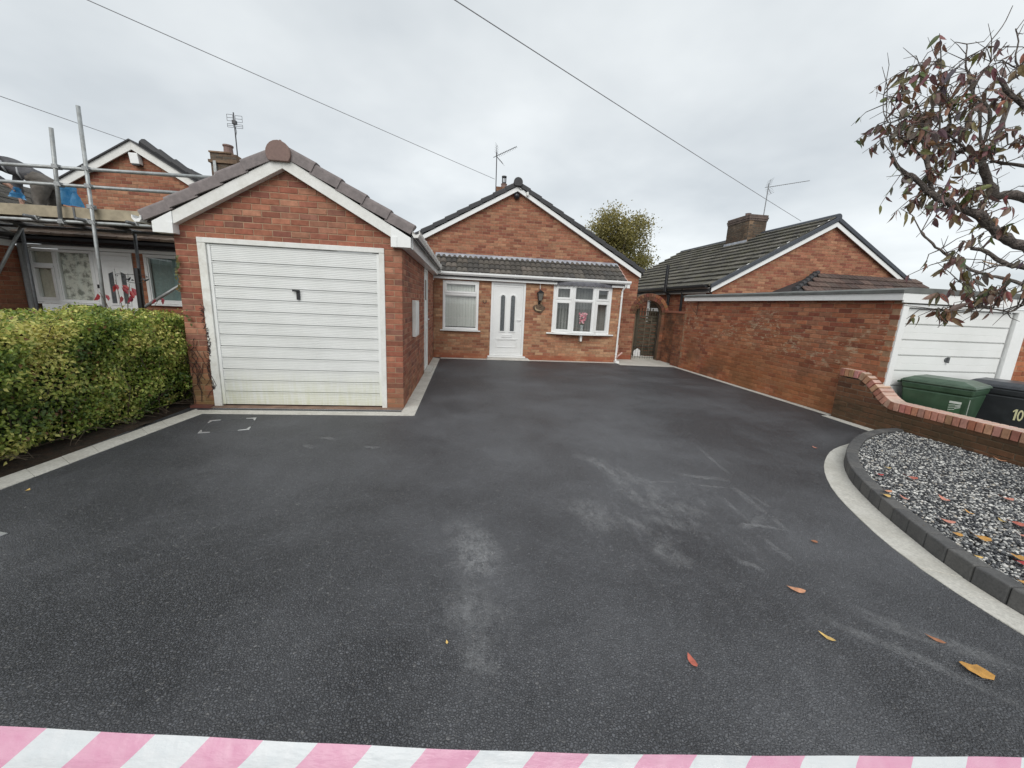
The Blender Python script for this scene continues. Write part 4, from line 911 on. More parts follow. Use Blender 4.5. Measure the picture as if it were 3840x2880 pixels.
# garden arch wall, gate, sack
A_ = thing('arched_garden_wall', 'brick wall with a round arch between the bungalow and the boundary garage', 'wall', (5.7, 11.6, 0))
PIER = [(.27, .10, .06), (.33, .13, .075), (.22, .08, .055), (.36, .15, .09)]
fa = Frame((0, 11.62), (1, 0), (0, -1)); AX, AZ, AR = 5.665, 1.43, .42
core, recs = brick_wall(A_, 'jamb', fa, .0, 19, lambda z: [(5.225, AX-AR), (AX+AR, 6.185)], [], PIER, M['mortar_pier'], thick=.22, seed=61); place_bricks(recs, core, M['b_pier_o'], M['b_pier_a'], 80)
ang = list(range(0, 181, 9)); mb = MB(); vs = []
for a in ang:
    c_, s_ = math.cos(math.radians(a)), math.sin(math.radians(a))
    for R, y in ((AR+.002, 11.63), (AR+.215, 11.63), (AR+.215, 11.83), (AR+.002, 11.83)): vs.append((AX+R*c_, y, AZ+R*s_))
mb.add(vs, [(4*i+j, 4*i+(j+1) % 4, 4*i+4+(j+1) % 4, 4*i+4+j) for i in range(len(ang)-1) for j in range(4)]); arc_core = mb.build('arch', M['mortar_pier'], A_)
r = random.Random(8)
for ringi, (R0, R1, nb) in enumerate(((AR, AR+.105, 20), (AR+.112, AR+.215, 24))):
    for i in range(nb):
        a0, a1 = math.pi*(i+.06)/nb, math.pi*(i+.94)/nb; mb = MB(); vs = []
        for y in (11.612-r.uniform(0, .004), 11.66):
            for a, R in ((a0, R0), (a1, R0), (a1, R1), (a0, R1)): vs.append((AX+R*math.cos(a), y, AZ+R*math.sin(a)))
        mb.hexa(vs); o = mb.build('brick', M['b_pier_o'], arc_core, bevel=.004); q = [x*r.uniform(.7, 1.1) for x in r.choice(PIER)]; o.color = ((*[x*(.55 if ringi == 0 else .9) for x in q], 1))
fl_ = Frame((6.185, 11.62), (0, -1), (-1, 0))
core, recs = brick_wall(A_, 'low_return', fl_, .0, 20, lambda z: [(.0, .88)], [], PIER, M['mortar_pier'], thick=.2, seed=62); place_bricks(recs, core, M['b_pier_o'], M['b_pier_a'], 60)
fl2 = Frame((6.05, 10.74), (0, -1), (-1, 0))
core, recs = brick_wall(A_, 'end_pier', fl2, .0, 20, lambda z: [(.0, .44)], [], PIER, M['mortar_pier'], thick=.3, seed=63); place_bricks(recs, core, M['b_pier_o'], M['b_pier_a'], 40)
fl3 = Frame((6.05, 10.30), (1, 0), (0, -1)); 
mb = MB(); fl2.box(mb, -.02, .46, -.3, .02, 1.502, 1.565); fl_.box(mb, .0, .858, -.22, .02, 1.502, 1.565); mb.build('coping', plain('tile_coping', (.30, .12, .075), .85, var=.2, dirt=(.12, .07, .05), dirt_amt=.5), A_, bevel=.006)
GT = thing('wooden_gate', 'dark woven timber gate standing in the brick arch', 'gate', (5.65, 11.95, 0)); r = random.Random(4)
M['gate_batten'] = plain('gate_batten', (.12, .098, .068), .85, var=.25)
def gate_leaf(x0, x1, nst):
    mb = MB(); y = 11.93
    mb.box(x0, x0+.045, y-.02, y+.02, .12, 1.40); mb.box(x1-.045, x1, y-.02, y+.02, .12, 1.40); mb.box(x0+.045, x1-.045, y-.02, y+.02, 1.33, 1.38); mb.box(x0+.045, x1-.045, y-.02, y+.02, .12, .17); lf_ = mb.build('leaf_frame', M['timber_dark'], GT, bevel=.003)
    for i in range(nst): xx = x0+.045+(x1-x0-.09)*(i+1)/(nst+1); mb = MB(); mb.box(xx-.016, xx+.016, y-.045, y-.030, .17, 1.33); mb.build('batten', M['gate_batten'], lf_)
    k2 = 11
    for j in range(k2):
        z = .175+j*(1.15/k2); mb = MB(); vs = []; m2 = 6*(nst+1)
        for i in range(m2+1):
            xx = x0+.045+(x1-x0-.09)*i/m2; yy = y + (.020 if j % 2 else -.020)*math.cos(math.pi*(nst+1)*i/m2)
            vs += [(xx, yy, z), (xx, yy, z+1.15/k2*.84)]
        mb.add(vs, [(2*i, 2*i+2, 2*i+3, 2*i+1) for i in range(m2)]); o = mb.build('slat', M['timber_dark'], lf_); sd2 = o.modifiers.new('t', 'SOLIDIFY'); sd2.thickness = .006
    nb = max(2, int((x1-x0)/.085))
    for i in range(nb):
        xx = x0+.03+(x1-x0-.06)*i/(nb-1); zt = AZ+math.sqrt(max(.02, (AR-.04)**2-(xx-AX)**2)) if x1-x0 > .3 else 1.62
        zt = min(1.62, zt-.08) if x1-x0 > .3 else 1.60
        mb = MB(); mb.tube([(xx, y, 1.38), (xx, y, 1.46), (xx, y, 1.50), (xx, y, zt)], [.014, .020, .012, .018], 7); mb.build('baluster', M['timber_dark'], lf_)
    mb = MB(); mb.box(x0+.0, x1, y-.012, y+.012, 1.495, 1.52); mb.build('top_rail', M['timber_dark'], lf_)
gate_leaf(5.255, 5.42, 0); gate_leaf(5.46, 6.15, 2)
mb = MB(); mb.box(5.42, 5.46, 11.90, 11.97, .1, 1.60); mb.build('gate_post', M['timber_dark'], GT, bevel=.004)
IG = thing('iron_gate', 'thin wrought iron gate with a curved top in front of the timber gate', 'gate', (5.65, 11.75, 0))
mb = MB(); pts = [(AX+.39*math.cos(math.radians(a)), 11.75, AZ+.39*math.sin(math.radians(a))) for a in range(0, 181, 12)]; mb.tube([(AX+.39, 11.75, .03)]+pts+[(AX-.39, 11.75, .03)], .009, 6); mb.build('hoop', M['black'], IG)
for i in range(9): xx = AX-.33+.0825*i; mb = MB(); mb.tube([(xx, 11.75, .03), (xx, 11.75, .42)], .005, 5); mb.build('bar', M['black'], IG)
mb = MB(); mb.tube([(AX-.39, 11.75, .08), (AX+.39, 11.75, .08)], .008, 6); mb.tube([(AX-.39, 11.75, .42), (AX+.39, 11.75, .42)], .008, 6); mb.build('rail', M['black'], IG)
mb = MB(); mb.box(5.25, 6.07, 11.82, 11.90, .006, .10); mb.build('gate_sill', M['sett'], GT)
def lump(name, c, sz, material, label, cat, seed, n=3, rough=.35):
    bm = bmesh.new(); bmesh.ops.create_icosphere(bm, subdivisions=n, radius=1)
    for v in bm.verts:
        d = 1+rough*mnoise.noise(v.co*1.6+Vector((seed, 0, 0)))+.4*rough*mnoise.noise(v.co*4+Vector((0, seed, 0)))
        v.co = Vector((c[0]+v.co.x*d*sz[0], c[1]+v.co.y*d*sz[1], max(c[2]-sz[2]*.8, c[2]+v.co.z*d*sz[2])))
    me = bpy.data.meshes.new(name); bm.to_mesh(me); bm.free(); me.materials.append(material); o = bpy.data.objects.new(name, me); COL.objects.link(o)
    return tag(o, label, cat)
lump('plastic_sack', (5.52, 11.865, .18), (.13, .035, .15), M['upvc'], 'white plastic sack slumped at the foot of the dark timber gate', 'sack', 3, rough=.18)
# low front boundary wall with brick-on-edge coping, swept up to the garage
LOW = [(.16, .075, .045), (.19, .09, .055), (.13, .06, .04), (.22, .10, .06)]; COP = [(.50, .23, .17), (.56, .28, .21), (.46, .20, .145), (.60, .34, .27)]
LW = thing('low_boundary_wall', 'low dark brick wall with red brick coping behind the gravel bed', 'wall', (6.05, 2.5, 0))
flw = Frame((5.945, 5.42), (0, -1), (-1, 0))
def topz(y): 
    t_ = min(1, max(0, (y-4.55)/.60)); return .335+.34*(t_*t_*(3-2*t_))
def lsp(z):
    if z < .335: return [(0, 6.4)]
    y = 4.55; 
    while y < 5.2 and topz(y) < z: y += .01
    return [(0, max(.05, 5.42-y))]
M['b_cop'] = brick_mat('coping_brick_damp_lit_top', 'OBJ'); t_ = M['b_cop'].node_tree; N_ = NT(t_); pb = [n for n in t_.nodes if n.type == 'BSDF_PRINCIPLED'][0]
src_ = pb.inputs['Base Color'].links[0].from_socket; up_ = N_.xyz(N_.n('ShaderNodeNewGeometry').outputs['Normal'])[2]     # upward faces painted paler, standing in for sky light on the tops
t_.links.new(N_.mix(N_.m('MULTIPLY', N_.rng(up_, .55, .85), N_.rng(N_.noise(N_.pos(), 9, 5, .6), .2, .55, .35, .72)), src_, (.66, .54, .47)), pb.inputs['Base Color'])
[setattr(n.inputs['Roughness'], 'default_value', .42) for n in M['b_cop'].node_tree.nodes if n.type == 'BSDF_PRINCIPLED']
core, recs = brick_wall(LW, 'wall', flw, -.24, 12, lsp, [], LOW, M['mortar_low'], thick=.21, seed=71); place_bricks(recs, core, M['b_low_o'], M['b_low_a'], 160)
r = random.Random(12); y = 5.42; i = 0
while y > .3:
    zt = topz(y-.036); sl = (topz(y)-topz(y-.072))/.072; st = .0745/math.sqrt(1+sl*sl); ym = y-st/2; w = .0325/math.sqrt(1+sl*sl)
    mb = MB(); z0, z1 = zt+.006, zt+.118+r.uniform(-.002, .002); dy0 = sl*.0
    ox = r.uniform(-.004, .004); n_ = Vector((0, -sl, 1)).normalized(); tt = Vector((0, 1, sl)).normalized(); b0 = Vector((0, ym, zt+.004))
    vs = []
    for hgt in (0, .116):
        for dx, s_ in ((5.937+ox, -1), (6.160+ox, -1), (6.160+ox, 1), (5.937+ox, 1)): p = b0+tt*(.0322*s_)+n_*hgt; vs.append((dx, p.y, p.z))
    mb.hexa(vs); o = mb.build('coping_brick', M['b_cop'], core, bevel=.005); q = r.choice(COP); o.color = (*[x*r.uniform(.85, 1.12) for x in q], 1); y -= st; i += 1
mb = MB()
M['limewash'] = plain('pale_mortar_bed', (.42, .36, .29), .9, var=.2)
mb.box(5.95, 6.15, .3, 4.56, .336, .345); mb.build('mortar_bed', M['limewash'], core)

# ================================================================== LEFT BUNGALOW
LG = [(.32, .12, .075), (.35, .145, .09), (.29, .10, .065), (.37, .17, .11), (.31, .13, .09)]
H = thing('scaffolded_bungalow', 'brick bungalow behind the scaffold with a white porch front and white gable boards', 'house', (-6, 9, -.1))
fh = Frame((0, 8.0), (1, 0), (0, -1))
core, recs = brick_wall(H, 'porch_wall', fh, -.1, 30, lambda z: [(-7.62, -4.1)], [(-7.57, -5.92, -.2, 2.13), (-5.745, -4.5, 1.24, 2.13)], LG, M['mortar_porch'], seed=81)
place_bricks(recs, core, M['b_std_o'], M['b_std_a'], 60)
fhg = Frame((0, 10.8), (1, 0), (0, -1))
core, recs = brick_wall(H, 'gable_wall', fhg, 2.6, 28, lambda z: [(-7.6-max(.02, (4.66-z)/.60), min(-4.4, -7.6+max(.02, (4.66-z)/.60)))], [], GAB, M['mortar_porch'], seed=82)
place_bricks(recs, core, M['b_std_o'], M['b_std_a'], 160)
fhs = Frame((-7.62, 3.0), (0, 1), (1, 0))
core, recs = brick_wall(H, 'wing_wall', fhs, -.1, 30, lambda z: [(0, 4.98)], [], LG, M['mortar_porch'], seed=83)
place_bricks(recs, core, M['b_std_o'], M['b_std_a'], 60)
for s in (-1, 1):
    mb = MB(); rake_prism(mb, -7.6+s*3.5, 4.60-3.5*.6, -7.6, 4.60, .19, 10.68, 10.71); mb.build('bargeboard', M['upvc_old'], H, bevel=.003)
    mb = MB(); rake_prism(mb, -7.6+s*3.6, 4.78-3.6*.6, -7.6, 4.78, .03, 10.64, 10.9); mb.build('undercloak', M['charcoal'], H)
    mb = MB(); rake_prism(mb, -7.6+s*3.6, 4.70-3.6*.6, -7.6, 4.70, .10, 10.80, 17); rs = mb.build('roof_slope', plain('old_dark_roof', (.055, .056, .058), .8, var=.25), H)
    if s > 0:
        for i in range(11):
            q = Vector((-7.40, 10.70, 4.72)) + Vector((1, 0, -.6)).normalized()*(.36*i); mb = MB(); d = Vector((1, 0, -.6)).normalized()
            mb.tube([q+Vector((0, .06, .06)), q+d*.40+Vector((0, .06, .03))], [.10, .085], 8); mb.build('verge_tile', M['charcoal'], H)
HPM = [(.10, .07, .055), (.085, .065, .052), (.12, .09, .07), (.20, .15, .115)]
mb = MB(); mb.add([(-7.62, 7.86, 2.30), (-3.95, 7.86, 2.30), (-3.95, 10.8, 3.22), (-9.4, 10.8, 3.22), (-9.4, 9, 2.6)], [(0, 1, 2, 3, 4)]); hp = mb.build('porch_roof', M['charcoal'], H)
tile_slope(hp, (-7.6, 7.80, 2.335), (1, 0, 0), (0, 2.9, .92), 11, 9, .33, .335, 'flat', M['tile_o'], M['tile_a'], HPM, quota=60, seed=22)
mb = MB(); mb.add([(-7.45, 3.0, 2.30), (-7.45, 11.0, 2.30), (-9.9, 11.0, 3.64), (-9.9, 3.0, 3.64)], [(0, 1, 2, 3)]); wr = mb.build('wing_roof', M['charcoal'], H)
tile_slope(wr, (-7.42, 11.0, 2.32), (0, -1, 0), (-.877, 0, .48), 24, 8, .33, .335, 'flat', M['tile_o'], M['tile_a'], [(.085, .082, .075), (.07, .068, .064), (.10, .095, .085)], quota=80, seed=23)
mb = MB(); mb.box(-7.60, -3.95, 7.87, 7.90, 2.19, 2.32); mb.build('fascia', M['black'], H)
gutter(H, (-7.58, 7.87, 2.30), (-3.95, 7.87, 2.30), .10, .08, M['black'], unions=(.9, 1.75, 2.6, 3.2), side=1)
mb = MB(); fh.box(mb, -7.60, -4.3, .0, .05, 2.13, 2.19); mb.build('head_trim', M['upvc'], H, bevel=.004)
mb = MB(); mb.box(-7.60, -7.585, 3.0, 7.85, 2.12, 2.22); mb.build('wing_fascia', M['upvc_old'], H)
gutter(H, (-7.585, 3.0, 2.33), (-7.585, 7.8, 2.33), .10, .08, M['black'], side=1)
mb = MB(); mb.tube([(-7.575, 7.93, 2.25), (-7.575, 7.93, 0)], .04, 8); mb.build('downpipe', plain('grey_downpipe', (.27, .28, .28), .5), H)
def lace():
    mt, t, b, o = mat('net_curtain'); N = NT(t); p = N.pos()
    v = N.n('ShaderNodeTexVoronoi', {'Vector': N.scale(p, (1, 1, .8)), 'Scale': 9.0}).outputs['Distance']
    c = N.mix(N.rng(N.m('ADD', N.noise(p, 14, 4, .7), N.m('MULTIPLY', v, .35)), .52, .72), (.30, .31, .27), (.78, .78, .70))
    t.links.new(c, b.inputs['Base Color']); b.inputs['Roughness'].default_value = .9; return mt
M['lace'] = lace(); M['curtain'] = plain('beige_blind', (.60, .57, .47), .85, var=.08)
w1 = window(H, fh, -7.565, -6.55, 1.215, 2.125, -.05, .008, [(-7.52, -7.175, 1.865, 2.095, False), (-7.52, -7.175, 1.25, 1.84, True), (-7.125, -6.60, 1.25, 2.095, False)], w=.04, transom=[(-7.1745, -7.1255, 1.256, 2.084), (-7.52, -7.1755, 1.8405, 1.8645)], sill=(-7.6, -6.52, .05), label='white porch window with net curtain left of the door')
def curtain(name, x0, x1, y, z0, z1, n, amp, material, parent):
    mb = MB(); vs = []
    for i in range(n+1):
        x = x0+(x1-x0)*i/n; yy = y+amp*math.sin(i*1.9)*(.6+.4*math.sin(i*.7)); vs += [(x, yy, z0), (x, yy, z1)]
    mb.add(vs, [(2*i, 2*i+2, 2*i+3, 2*i+1) for i in range(n)]); return mb.build(name, material, parent, smooth=True)
curtain('net_curtain', -7.25, -6.55, 8.065, 1.22, 2.12, 40, .012, M['lace'], w1); curtain('blind', -7.565, -7.14, 8.075, 1.22, 2.12, 24, .010, M['curtain'], w1)
mb = MB(); fh.ring(mb, -6.545, -5.925, .0, 2.125, .055, -.06, .01); hd = mb.build('front_door', M['upvc'], H, bevel=.005); hd['label'] = 'white front door with two slanted glass panes'
mb = MB(); fh.box(mb, -6.488, -5.982, -.05, -.01, .058, 2.068); fh.box(mb, -6.41, -6.06, -.0095, .0, 1.97, 1.985); fh.box(mb, -6.36, -6.10, -.0095, .0, 1.875, 1.885); mb.build('door_leaf', M['upvc'], hd, bevel=.004)
for s, cx in ((-1, -6.30), (1, -6.10)):
    o_ = [(cx-.065, 1.20), (cx+.065, 1.20), (cx+.065, 1.81+.03*s*-1), (cx-.065, 1.81+.03*s)]; i_ = [(cx-.04, 1.235), (cx+.04, 1.235), (cx+.04, 1.775-.02*s), (cx-.04, 1.775+.02*s)]
    mb = MB(); vs = [fh.P(u, d, z) for d, q in ((-.01, o_), (.004, o_), (.006, i_), (-.006, i_)) for u, z in q]; mb.add(vs, [(4*a+j, 4*a+(j+1) % 4, 4*a+4+(j+1) % 4, 4*a+4+j) for a in range(3) for j in range(4)]); mb.build('pane_surround', M['upvc'], hd)
    mb = MB(); mb.add([fh.P(u, -.005, z) for u, z in i_], [(0, 1, 2, 3)]); mb.build('pane', M['glass_dark'], hd)
mb = MB(); fh.box(mb, -6.537, -6.505, .0102, .022, 1.49, 1.555); mb.build('doorbell', M['black'], hd, bevel=.006)
w2 = window(H, fh, -5.742, -4.5, 1.26, 2.125, -.05, .008, [(-5.69, -4.55, 1.31, 2.085, False)], w=.05, sill=(-5.76, -4.45, .05), label='white porch window with teal curtains right of the door')
M['teal'] = plain('teal_curtain', (.24, .33, .32), .9, var=.12)
curtain('curtain', -5.74, -4.5, 8.09, 1.27, 2.12, 34, .03, M['teal'], w2)
mb = MB(); mb.box(-7.6, -4.1, 8.6, 8.65, 0, 2.2); mb.build('inner_room', M['dark_in'], H)
T = thing('alarm_box', 'white alarm box under the apex of the gable behind the scaffold', 'alarm box', (-7.55, 10.7, 4.4))
mb = MB(); mb.prism([(-7.665, 10.66, 4.53), (-7.48, 10.66, 4.53), (-7.455, 10.66, 4.30), (-7.64, 10.66, 4.30)], (0, 10.66, 0), (0, 10.79, 0)); mb.build('cover', M['upvc'], T, bevel=.012)
mb = MB(); mb.box(-7.62, -7.46, 10.67, 10.78, 4.27, 4.298); mb.build('base', M['black'], T)
CH = thing('chimney', None, None, (-7.4, 14, 4.8)); adopt(CH, H)
core, recs = brick_wall(CH, 'front_stack', Frame((0, 14), (1, 0), (0, -1)), 4.75, 12, lambda z: [(-7.80, -7.06)], [], CHP, M['mortar_pier'], thick=.3, seed=91); place_bricks(recs, core, M['b_std_o'], M['b_std_a'], 20)
mb = MB(); mb.box(-7.78, -7.08, 14.3, 14.9, 4.6, 5.65); mb.box(-7.84, -7.02, 13.94, 14.96, 5.37, 5.45); mb.build('stack_core', M['mortar_pier'], CH)
mb = MB(); mb.box(-7.82, -7.2, 13.96, 14.94, 5.6505, 5.70); mb.build('chimney_cap', M['mortar_pier'], CH, bevel=.01)
mb = MB(); mb.lathe((-7.42, 14.3, 5.70), [(.14, 0), (.125, .10), (.12, .22), (.145, .24), (.145, .28)], 14); mb.build('chimney_pot', M['cap'], CH)
mb = MB(); mb.box(-7.70, -7.62, 13.93, 13.985, 4.8, 5.42); mb.build('flue_batten', M['steel'], CH)

# scaffold
S = thing('scaffold', 'galvanised tube scaffold with a timber toe board in front of the left bungalow', 'scaffold', (-6, 6.9, -.05))
def tube_part(name, pts, material=None, r=.0242): mb = MB(); mb.tube(pts, r, 10); return mb.build(name, material or M['steel'], S, smooth=True)
tube_part('standard', [(-5.50, 6.74, 0), (-5.39, 6.74, 3.97)]); tube_part('standard', [(-5.86, 6.74, 2.36), (-5.77, 6.74, 3.66)]); tube_part('standard', [(-5.575, 7.6, 0), (-5.53, 7.6, 2.47)], M['steel_dark']); tube_part('standard', [(-7.20, 7.6, 0), (-7.19, 7.6, 2.47)], M['steel_dark'])
tube_part('guard_rail', [(-9.2, 6.79, 3.115), (-3.72, 6.79, 3.195)]); tube_part('guard_rail', [(-9.2, 6.79, 2.905), (-3.72, 6.79, 2.95)])
tube_part('ledger', [(-9.2, 6.79, 2.405), (-4.0, 6.79, 2.452)]); tube_part('ledger', [(-9.2, 7.55, 2.41), (-4.0, 7.55, 2.44)], M['steel_dark'])
tube_part('brace', [(-8.2, 7.56, .75), (-7.12, 7.56, 2.45)]); tube_part('brace', [(-5.45, 7.45, 1.20), (-4.72, 7.45, 1.68)])
for x in (-8.6, -7.1, -6.2, -5.55, -4.9, -4.3): tube_part('transom', [(x, 6.62, 2.462), (x, 7.78, 2.462)], M['steel_dark'])
for i in range(3): mb = MB(); mb.box(-9.2, -4.02, 6.86+.23*i, 6.86+.23*i+.222, 2.49, 2.528); mb.build('deck_board', M['timber_dark'], S, bevel=.003)
for x0, x1 in ((-9.2, -5.72), (-5.715, -4.05)): mb = MB(); mb.hexa([(x0, 6.815, 2.49+.006*(x0+6)), (x1, 6.815, 2.49+.006*(x1+6)), (x1, 6.853, 2.49+.006*(x1+6)), (x0, 6.853, 2.49+.006*(x0+6)), (x0, 6.815, 2.645+.006*(x0+6)), (x1, 6.815, 2.645+.006*(x1+6)), (x1, 6.853, 2.645+.006*(x1+6)), (x0, 6.853, 2.645+.006*(x0+6))]); mb.build('toe_board', M['timber'], S, bevel=.003)
mb = MB(); mb.box(-5.735, -5.71, 6.806, 6.814, 2.49, 2.648); mb.build('board_strap', M['steel_dark'], S)
for x, y, z in ((-5.42, 6.765, 3.168), (-5.425, 6.765, 2.935), (-5.445, 6.765, 2.44), (-5.80, 6.765, 3.165), (-5.81, 6.765, 2.93), (-5.85, 6.765, 2.425), (-5.44, 6.765, 2.655), (-5.55, 7.57, 2.44), (-7.19, 7.57, 2.44), (-5.54, 6.79, 2.46), (-4.9, 6.79, 2.46), (-6.2, 6.79, 2.46), (-7.1, 6.79, 2.45)):
    mb = MB(); mb.box(x-.034, x+.034, y-.05, y+.04, z-.03, z+.03); mb.tube([(x+.03, y-.055, z+.02), (x+.055, y-.055, z-.035)], .010, 6); mb.tube([(x-.045, y-.02, z), (x+.05, y-.02, z)], .012, 6); mb.build('coupler', M['rust'], S, bevel=.008)
# blue sheets tied on the guard rail
def sheet(name, label, P4, seed, y, nx=9, ny=9):
    r = random.Random(seed); a, b, c, d = (Vector((p[0], y, p[1])) for p in P4); vs = []   # top left, top right, bottom right, bottom left
    for j in range(ny+1):
        for i in range(nx+1):
            u, v = i/nx, j/ny; p = a.lerp(b, u).lerp(d.lerp(c, u), v)
            f = .045*math.sin(u*9+seed+2*v)*(.4+v)+.03*mnoise.noise(Vector((u*4+seed, v*4, 0)))
            vs.append((p.x+.012*mnoise.noise(Vector((v*5, seed, u))), p.y+f, p.z+.012*mnoise.noise(Vector((u*6, seed, v*2)))))
    mb = MB(); mb.add(vs, [(j*(nx+1)+i, j*(nx+1)+i+1, (j+1)*(nx+1)+i+1, (j+1)*(nx+1)+i) for j in range(ny) for i in range(nx)])
    return tag(mb.build(name, M['blue'], smooth=True), label, 'plastic sheet')
def blue():
    mt, t, b, o = mat('blue_polythene'); N = NT(t); p = N.pos()
    c = N.mix(N.rng(N.noise(p, 12, 5, .65), .35, .65), (.035, .25, .55), (.16, .44, .72)); t.links.new(c, b.inputs['Base Color']); b.inputs['Roughness'].default_value = .28
    tl = N.n('ShaderNodeBsdfTranslucent'); t.links.new(c, tl.inputs[0]); ms = N.n('ShaderNodeMixShader', {0: .45}); t.links.new(b.outputs[0], ms.inputs[1]); t.links.new(tl.outputs[0], ms.inputs[2]); t.links.new(ms.outputs[0], o.inputs[0]); return mt
M['blue'] = blue()
sheet('blue_sheet', 'blue plastic sheet hanging behind the shorter scaffold pole', [(-5.92, 2.94), (-5.71, 2.945), (-5.68, 2.665), (-5.945, 2.69)], 3, 6.89)
sheet('blue_sheet', 'blue plastic sack hanging from the hand of the kneeling roofer', [(-6.54, 2.90), (-6.44, 2.865), (-6.33, 2.70), (-6.61, 2.755)], 7, 6.89)
# the roofer kneeling on the deck, leaning towards the left, a blue sack in his hand
def person():
    T = thing('person', 'person in a dark jacket and dusty trousers kneeling on the scaffold with a blue sack', 'person', (-6.3, 7.1, 2.53))
    V, E_, R, tagv = [], [], [], []
    def v(p, r, par=None, k='j'):
        V.append(p); R.append(r); tagv.append(k)
        if par is not None: E_.append((par, len(V)-1))
        return len(V)-1
    pel = v((-6.28, 7.12, 3.03), (.155, .125), None, 't'); wst = v((-6.44, 7.12, 3.10), (.145, .115), pel); ch = v((-6.66, 7.12, 3.19), (.165, .125), wst); sh = v((-6.80, 7.12, 3.25), (.13, .10), ch)
    nk = v((-6.92, 7.12, 3.28), (.058, .058), sh, 's'); h1 = v((-7.00, 7.12, 3.29), (.085, .075), nk, 's'); v((-7.10, 7.12, 3.30), (.075, .075), h1, 's')
    for sy, el, wr in ((-1, (-6.735, 6.885, 3.02), (-6.585, 6.895, 2.905)), (1, (-6.90, 7.36, 3.02), (-6.83, 7.30, 2.78))):
        s_ = v((-6.79, 7.12+sy*.20, 3.23), (.072, .07), sh); e_ = v(el, (.056, .056), s_); m_ = v(tuple((Vector(el)*.4+Vector(wr)*.6)), (.048, .048), e_); w_ = v(wr, (.032, .028), m_, 's')
        d = (Vector(wr)-Vector(el)).normalized(); pm = Vector(wr)+d*.055; p_ = v(tuple(pm), (.036, .018), w_, 's')
        for k in range(4): q = pm+d*.035+Vector((0, (k-1.5)*.019, 0)); f1 = v(tuple(q), (.009, .009), p_, 's'); v(tuple(q+d*(.026+.004*(k in (1, 2)))+Vector((.01, 0, -.022))), (.0075, .0075), f1, 's')
        t1 = v(tuple(Vector(wr)+d*.04+Vector((.02, -.012, .012))), (.010, .010), p_, 's'); v(tuple(Vector(wr)+d*.075+Vector((.03, -.016, 0))), (.008, .008), t1, 's')
        hp = v((-6.27, 7.12+sy*.105, 2.96), (.115, .11), pel, 't'); kn = v((-6.335, 7.12+sy*.13, 2.615), (.078, .072), hp, 't'); cf = v((-6.13, 7.12+sy*.13, 2.605), (.062, .062), kn, 't'); an = v((-5.92, 7.12+sy*.13, 2.60), (.045, .045), cf, 't'); ft = v((-5.86, 7.12+sy*.13, 2.575), (.045, .04), an, 'b'); v((-5.83, 7.12+sy*.13, 2.66 if sy < 0 else 2.58), (.036, .04), ft, 'b')
    me = bpy.data.meshes.new('body'); me.from_pydata(V, E_, []); o = bpy.data.objects.new('body', me); COL.objects.link(o)
    sk_ = o.modifiers.new('skin', 'SKIN'); lay_ = me.skin_vertices[0] if me.skin_vertices else None
    if lay_ is None:
        bpy.context.view_layer.objects.active = o; bm = bmesh.new(); bm.from_mesh(me); bm.verts.layers.skin.verify(); bm.to_mesh(me); bm.free(); lay_ = me.skin_vertices[0]
    for i, r in enumerate(R): lay_.data[i].radius = r; lay_.data[i].use_root = (i == 0)
    sb = o.modifiers.new('smooth', 'SUBSURF'); sb.levels = sb.render_levels = 2
    dg = bpy.context.evaluated_depsgraph_get(); m2 = bpy.data.meshes.new_from_object(o.evaluated_get(dg)); o.modifiers.clear(); o.data = m2; m2.name = 'body'
    m2.materials.clear()
    for k in ('jacket', 'trousers', 'skin', 'boot'): m2.materials.append(M[k])
    for vv in m2.vertices:
        c = vv.co; f = .012*mnoise.noise(c*14)+.008*mnoise.noise(c*31)
        if c.x > -6.88 and (c.x < -6.62 or c.z > 2.93 or c.x > -6.5): vv.co = c+vv.normal*f
    for p in m2.polygons:
        c = p.center; near = min(range(len(V)), key=lambda i: (Vector(V[i])-c).length-max(R[i])*.6); p.material_index = {'j': 0, 't': 1, 's': 2, 'b': 3}[tagv[near]]; p.use_smooth = True
    adopt(o, T)
    hair = MB(); hair.lathe((0, 0, 0), [(.05, -.06), (.088, -.02), (.092, .03), (.07, .075), (.02, .095)], 14); hair.v = [(-7.055-z*.75-.0, 7.12+y, 3.325+x*.55+z*.1) for x, y, z in hair.v]; hair.build('hair', plain('dark_hair', (.03, .022, .018), .8), o, smooth=True)
    mb = MB(); mb.tube([(-7.055, 7.09, 3.235), (-7.075, 7.12, 3.205), (-7.045, 7.12, 3.205)], [.012, .016, .01], 6); mb.build('nose', M['skin'], o, smooth=True)
    mb = MB()
    for a in ((-6.70, 6.985, 3.245), (-6.52, 6.985, 3.17)): mb.tube([a, (a[0]+.02, a[1]-.02, a[2]-.08), (a[0]+.04, a[1]+.01, a[2]-.16)], [.010, .014, .010], 6)
    mb.build('jacket_seam', plain('grey_reflective_strip', (.34, .35, .36), .5), o, smooth=True)
M['jacket'] = plain('dark_work_jacket', (.055, .055, .062), .75, var=.35, scale=9, bump=.008, dirt=(.17, .165, .165), dirt_amt=.6, dirt_scale=6)
M['trousers'] = plain('dusty_trousers', (.13, .115, .10), .9, var=.35, scale=12, bump=.008, dirt=(.22, .20, .18), dirt_amt=.5, dirt_scale=8)
M['skin'] = plain('skin', (.46, .27, .20), .55, var=.06); M['boot'] = plain('work_boot', (.06, .045, .03), .7)
person()

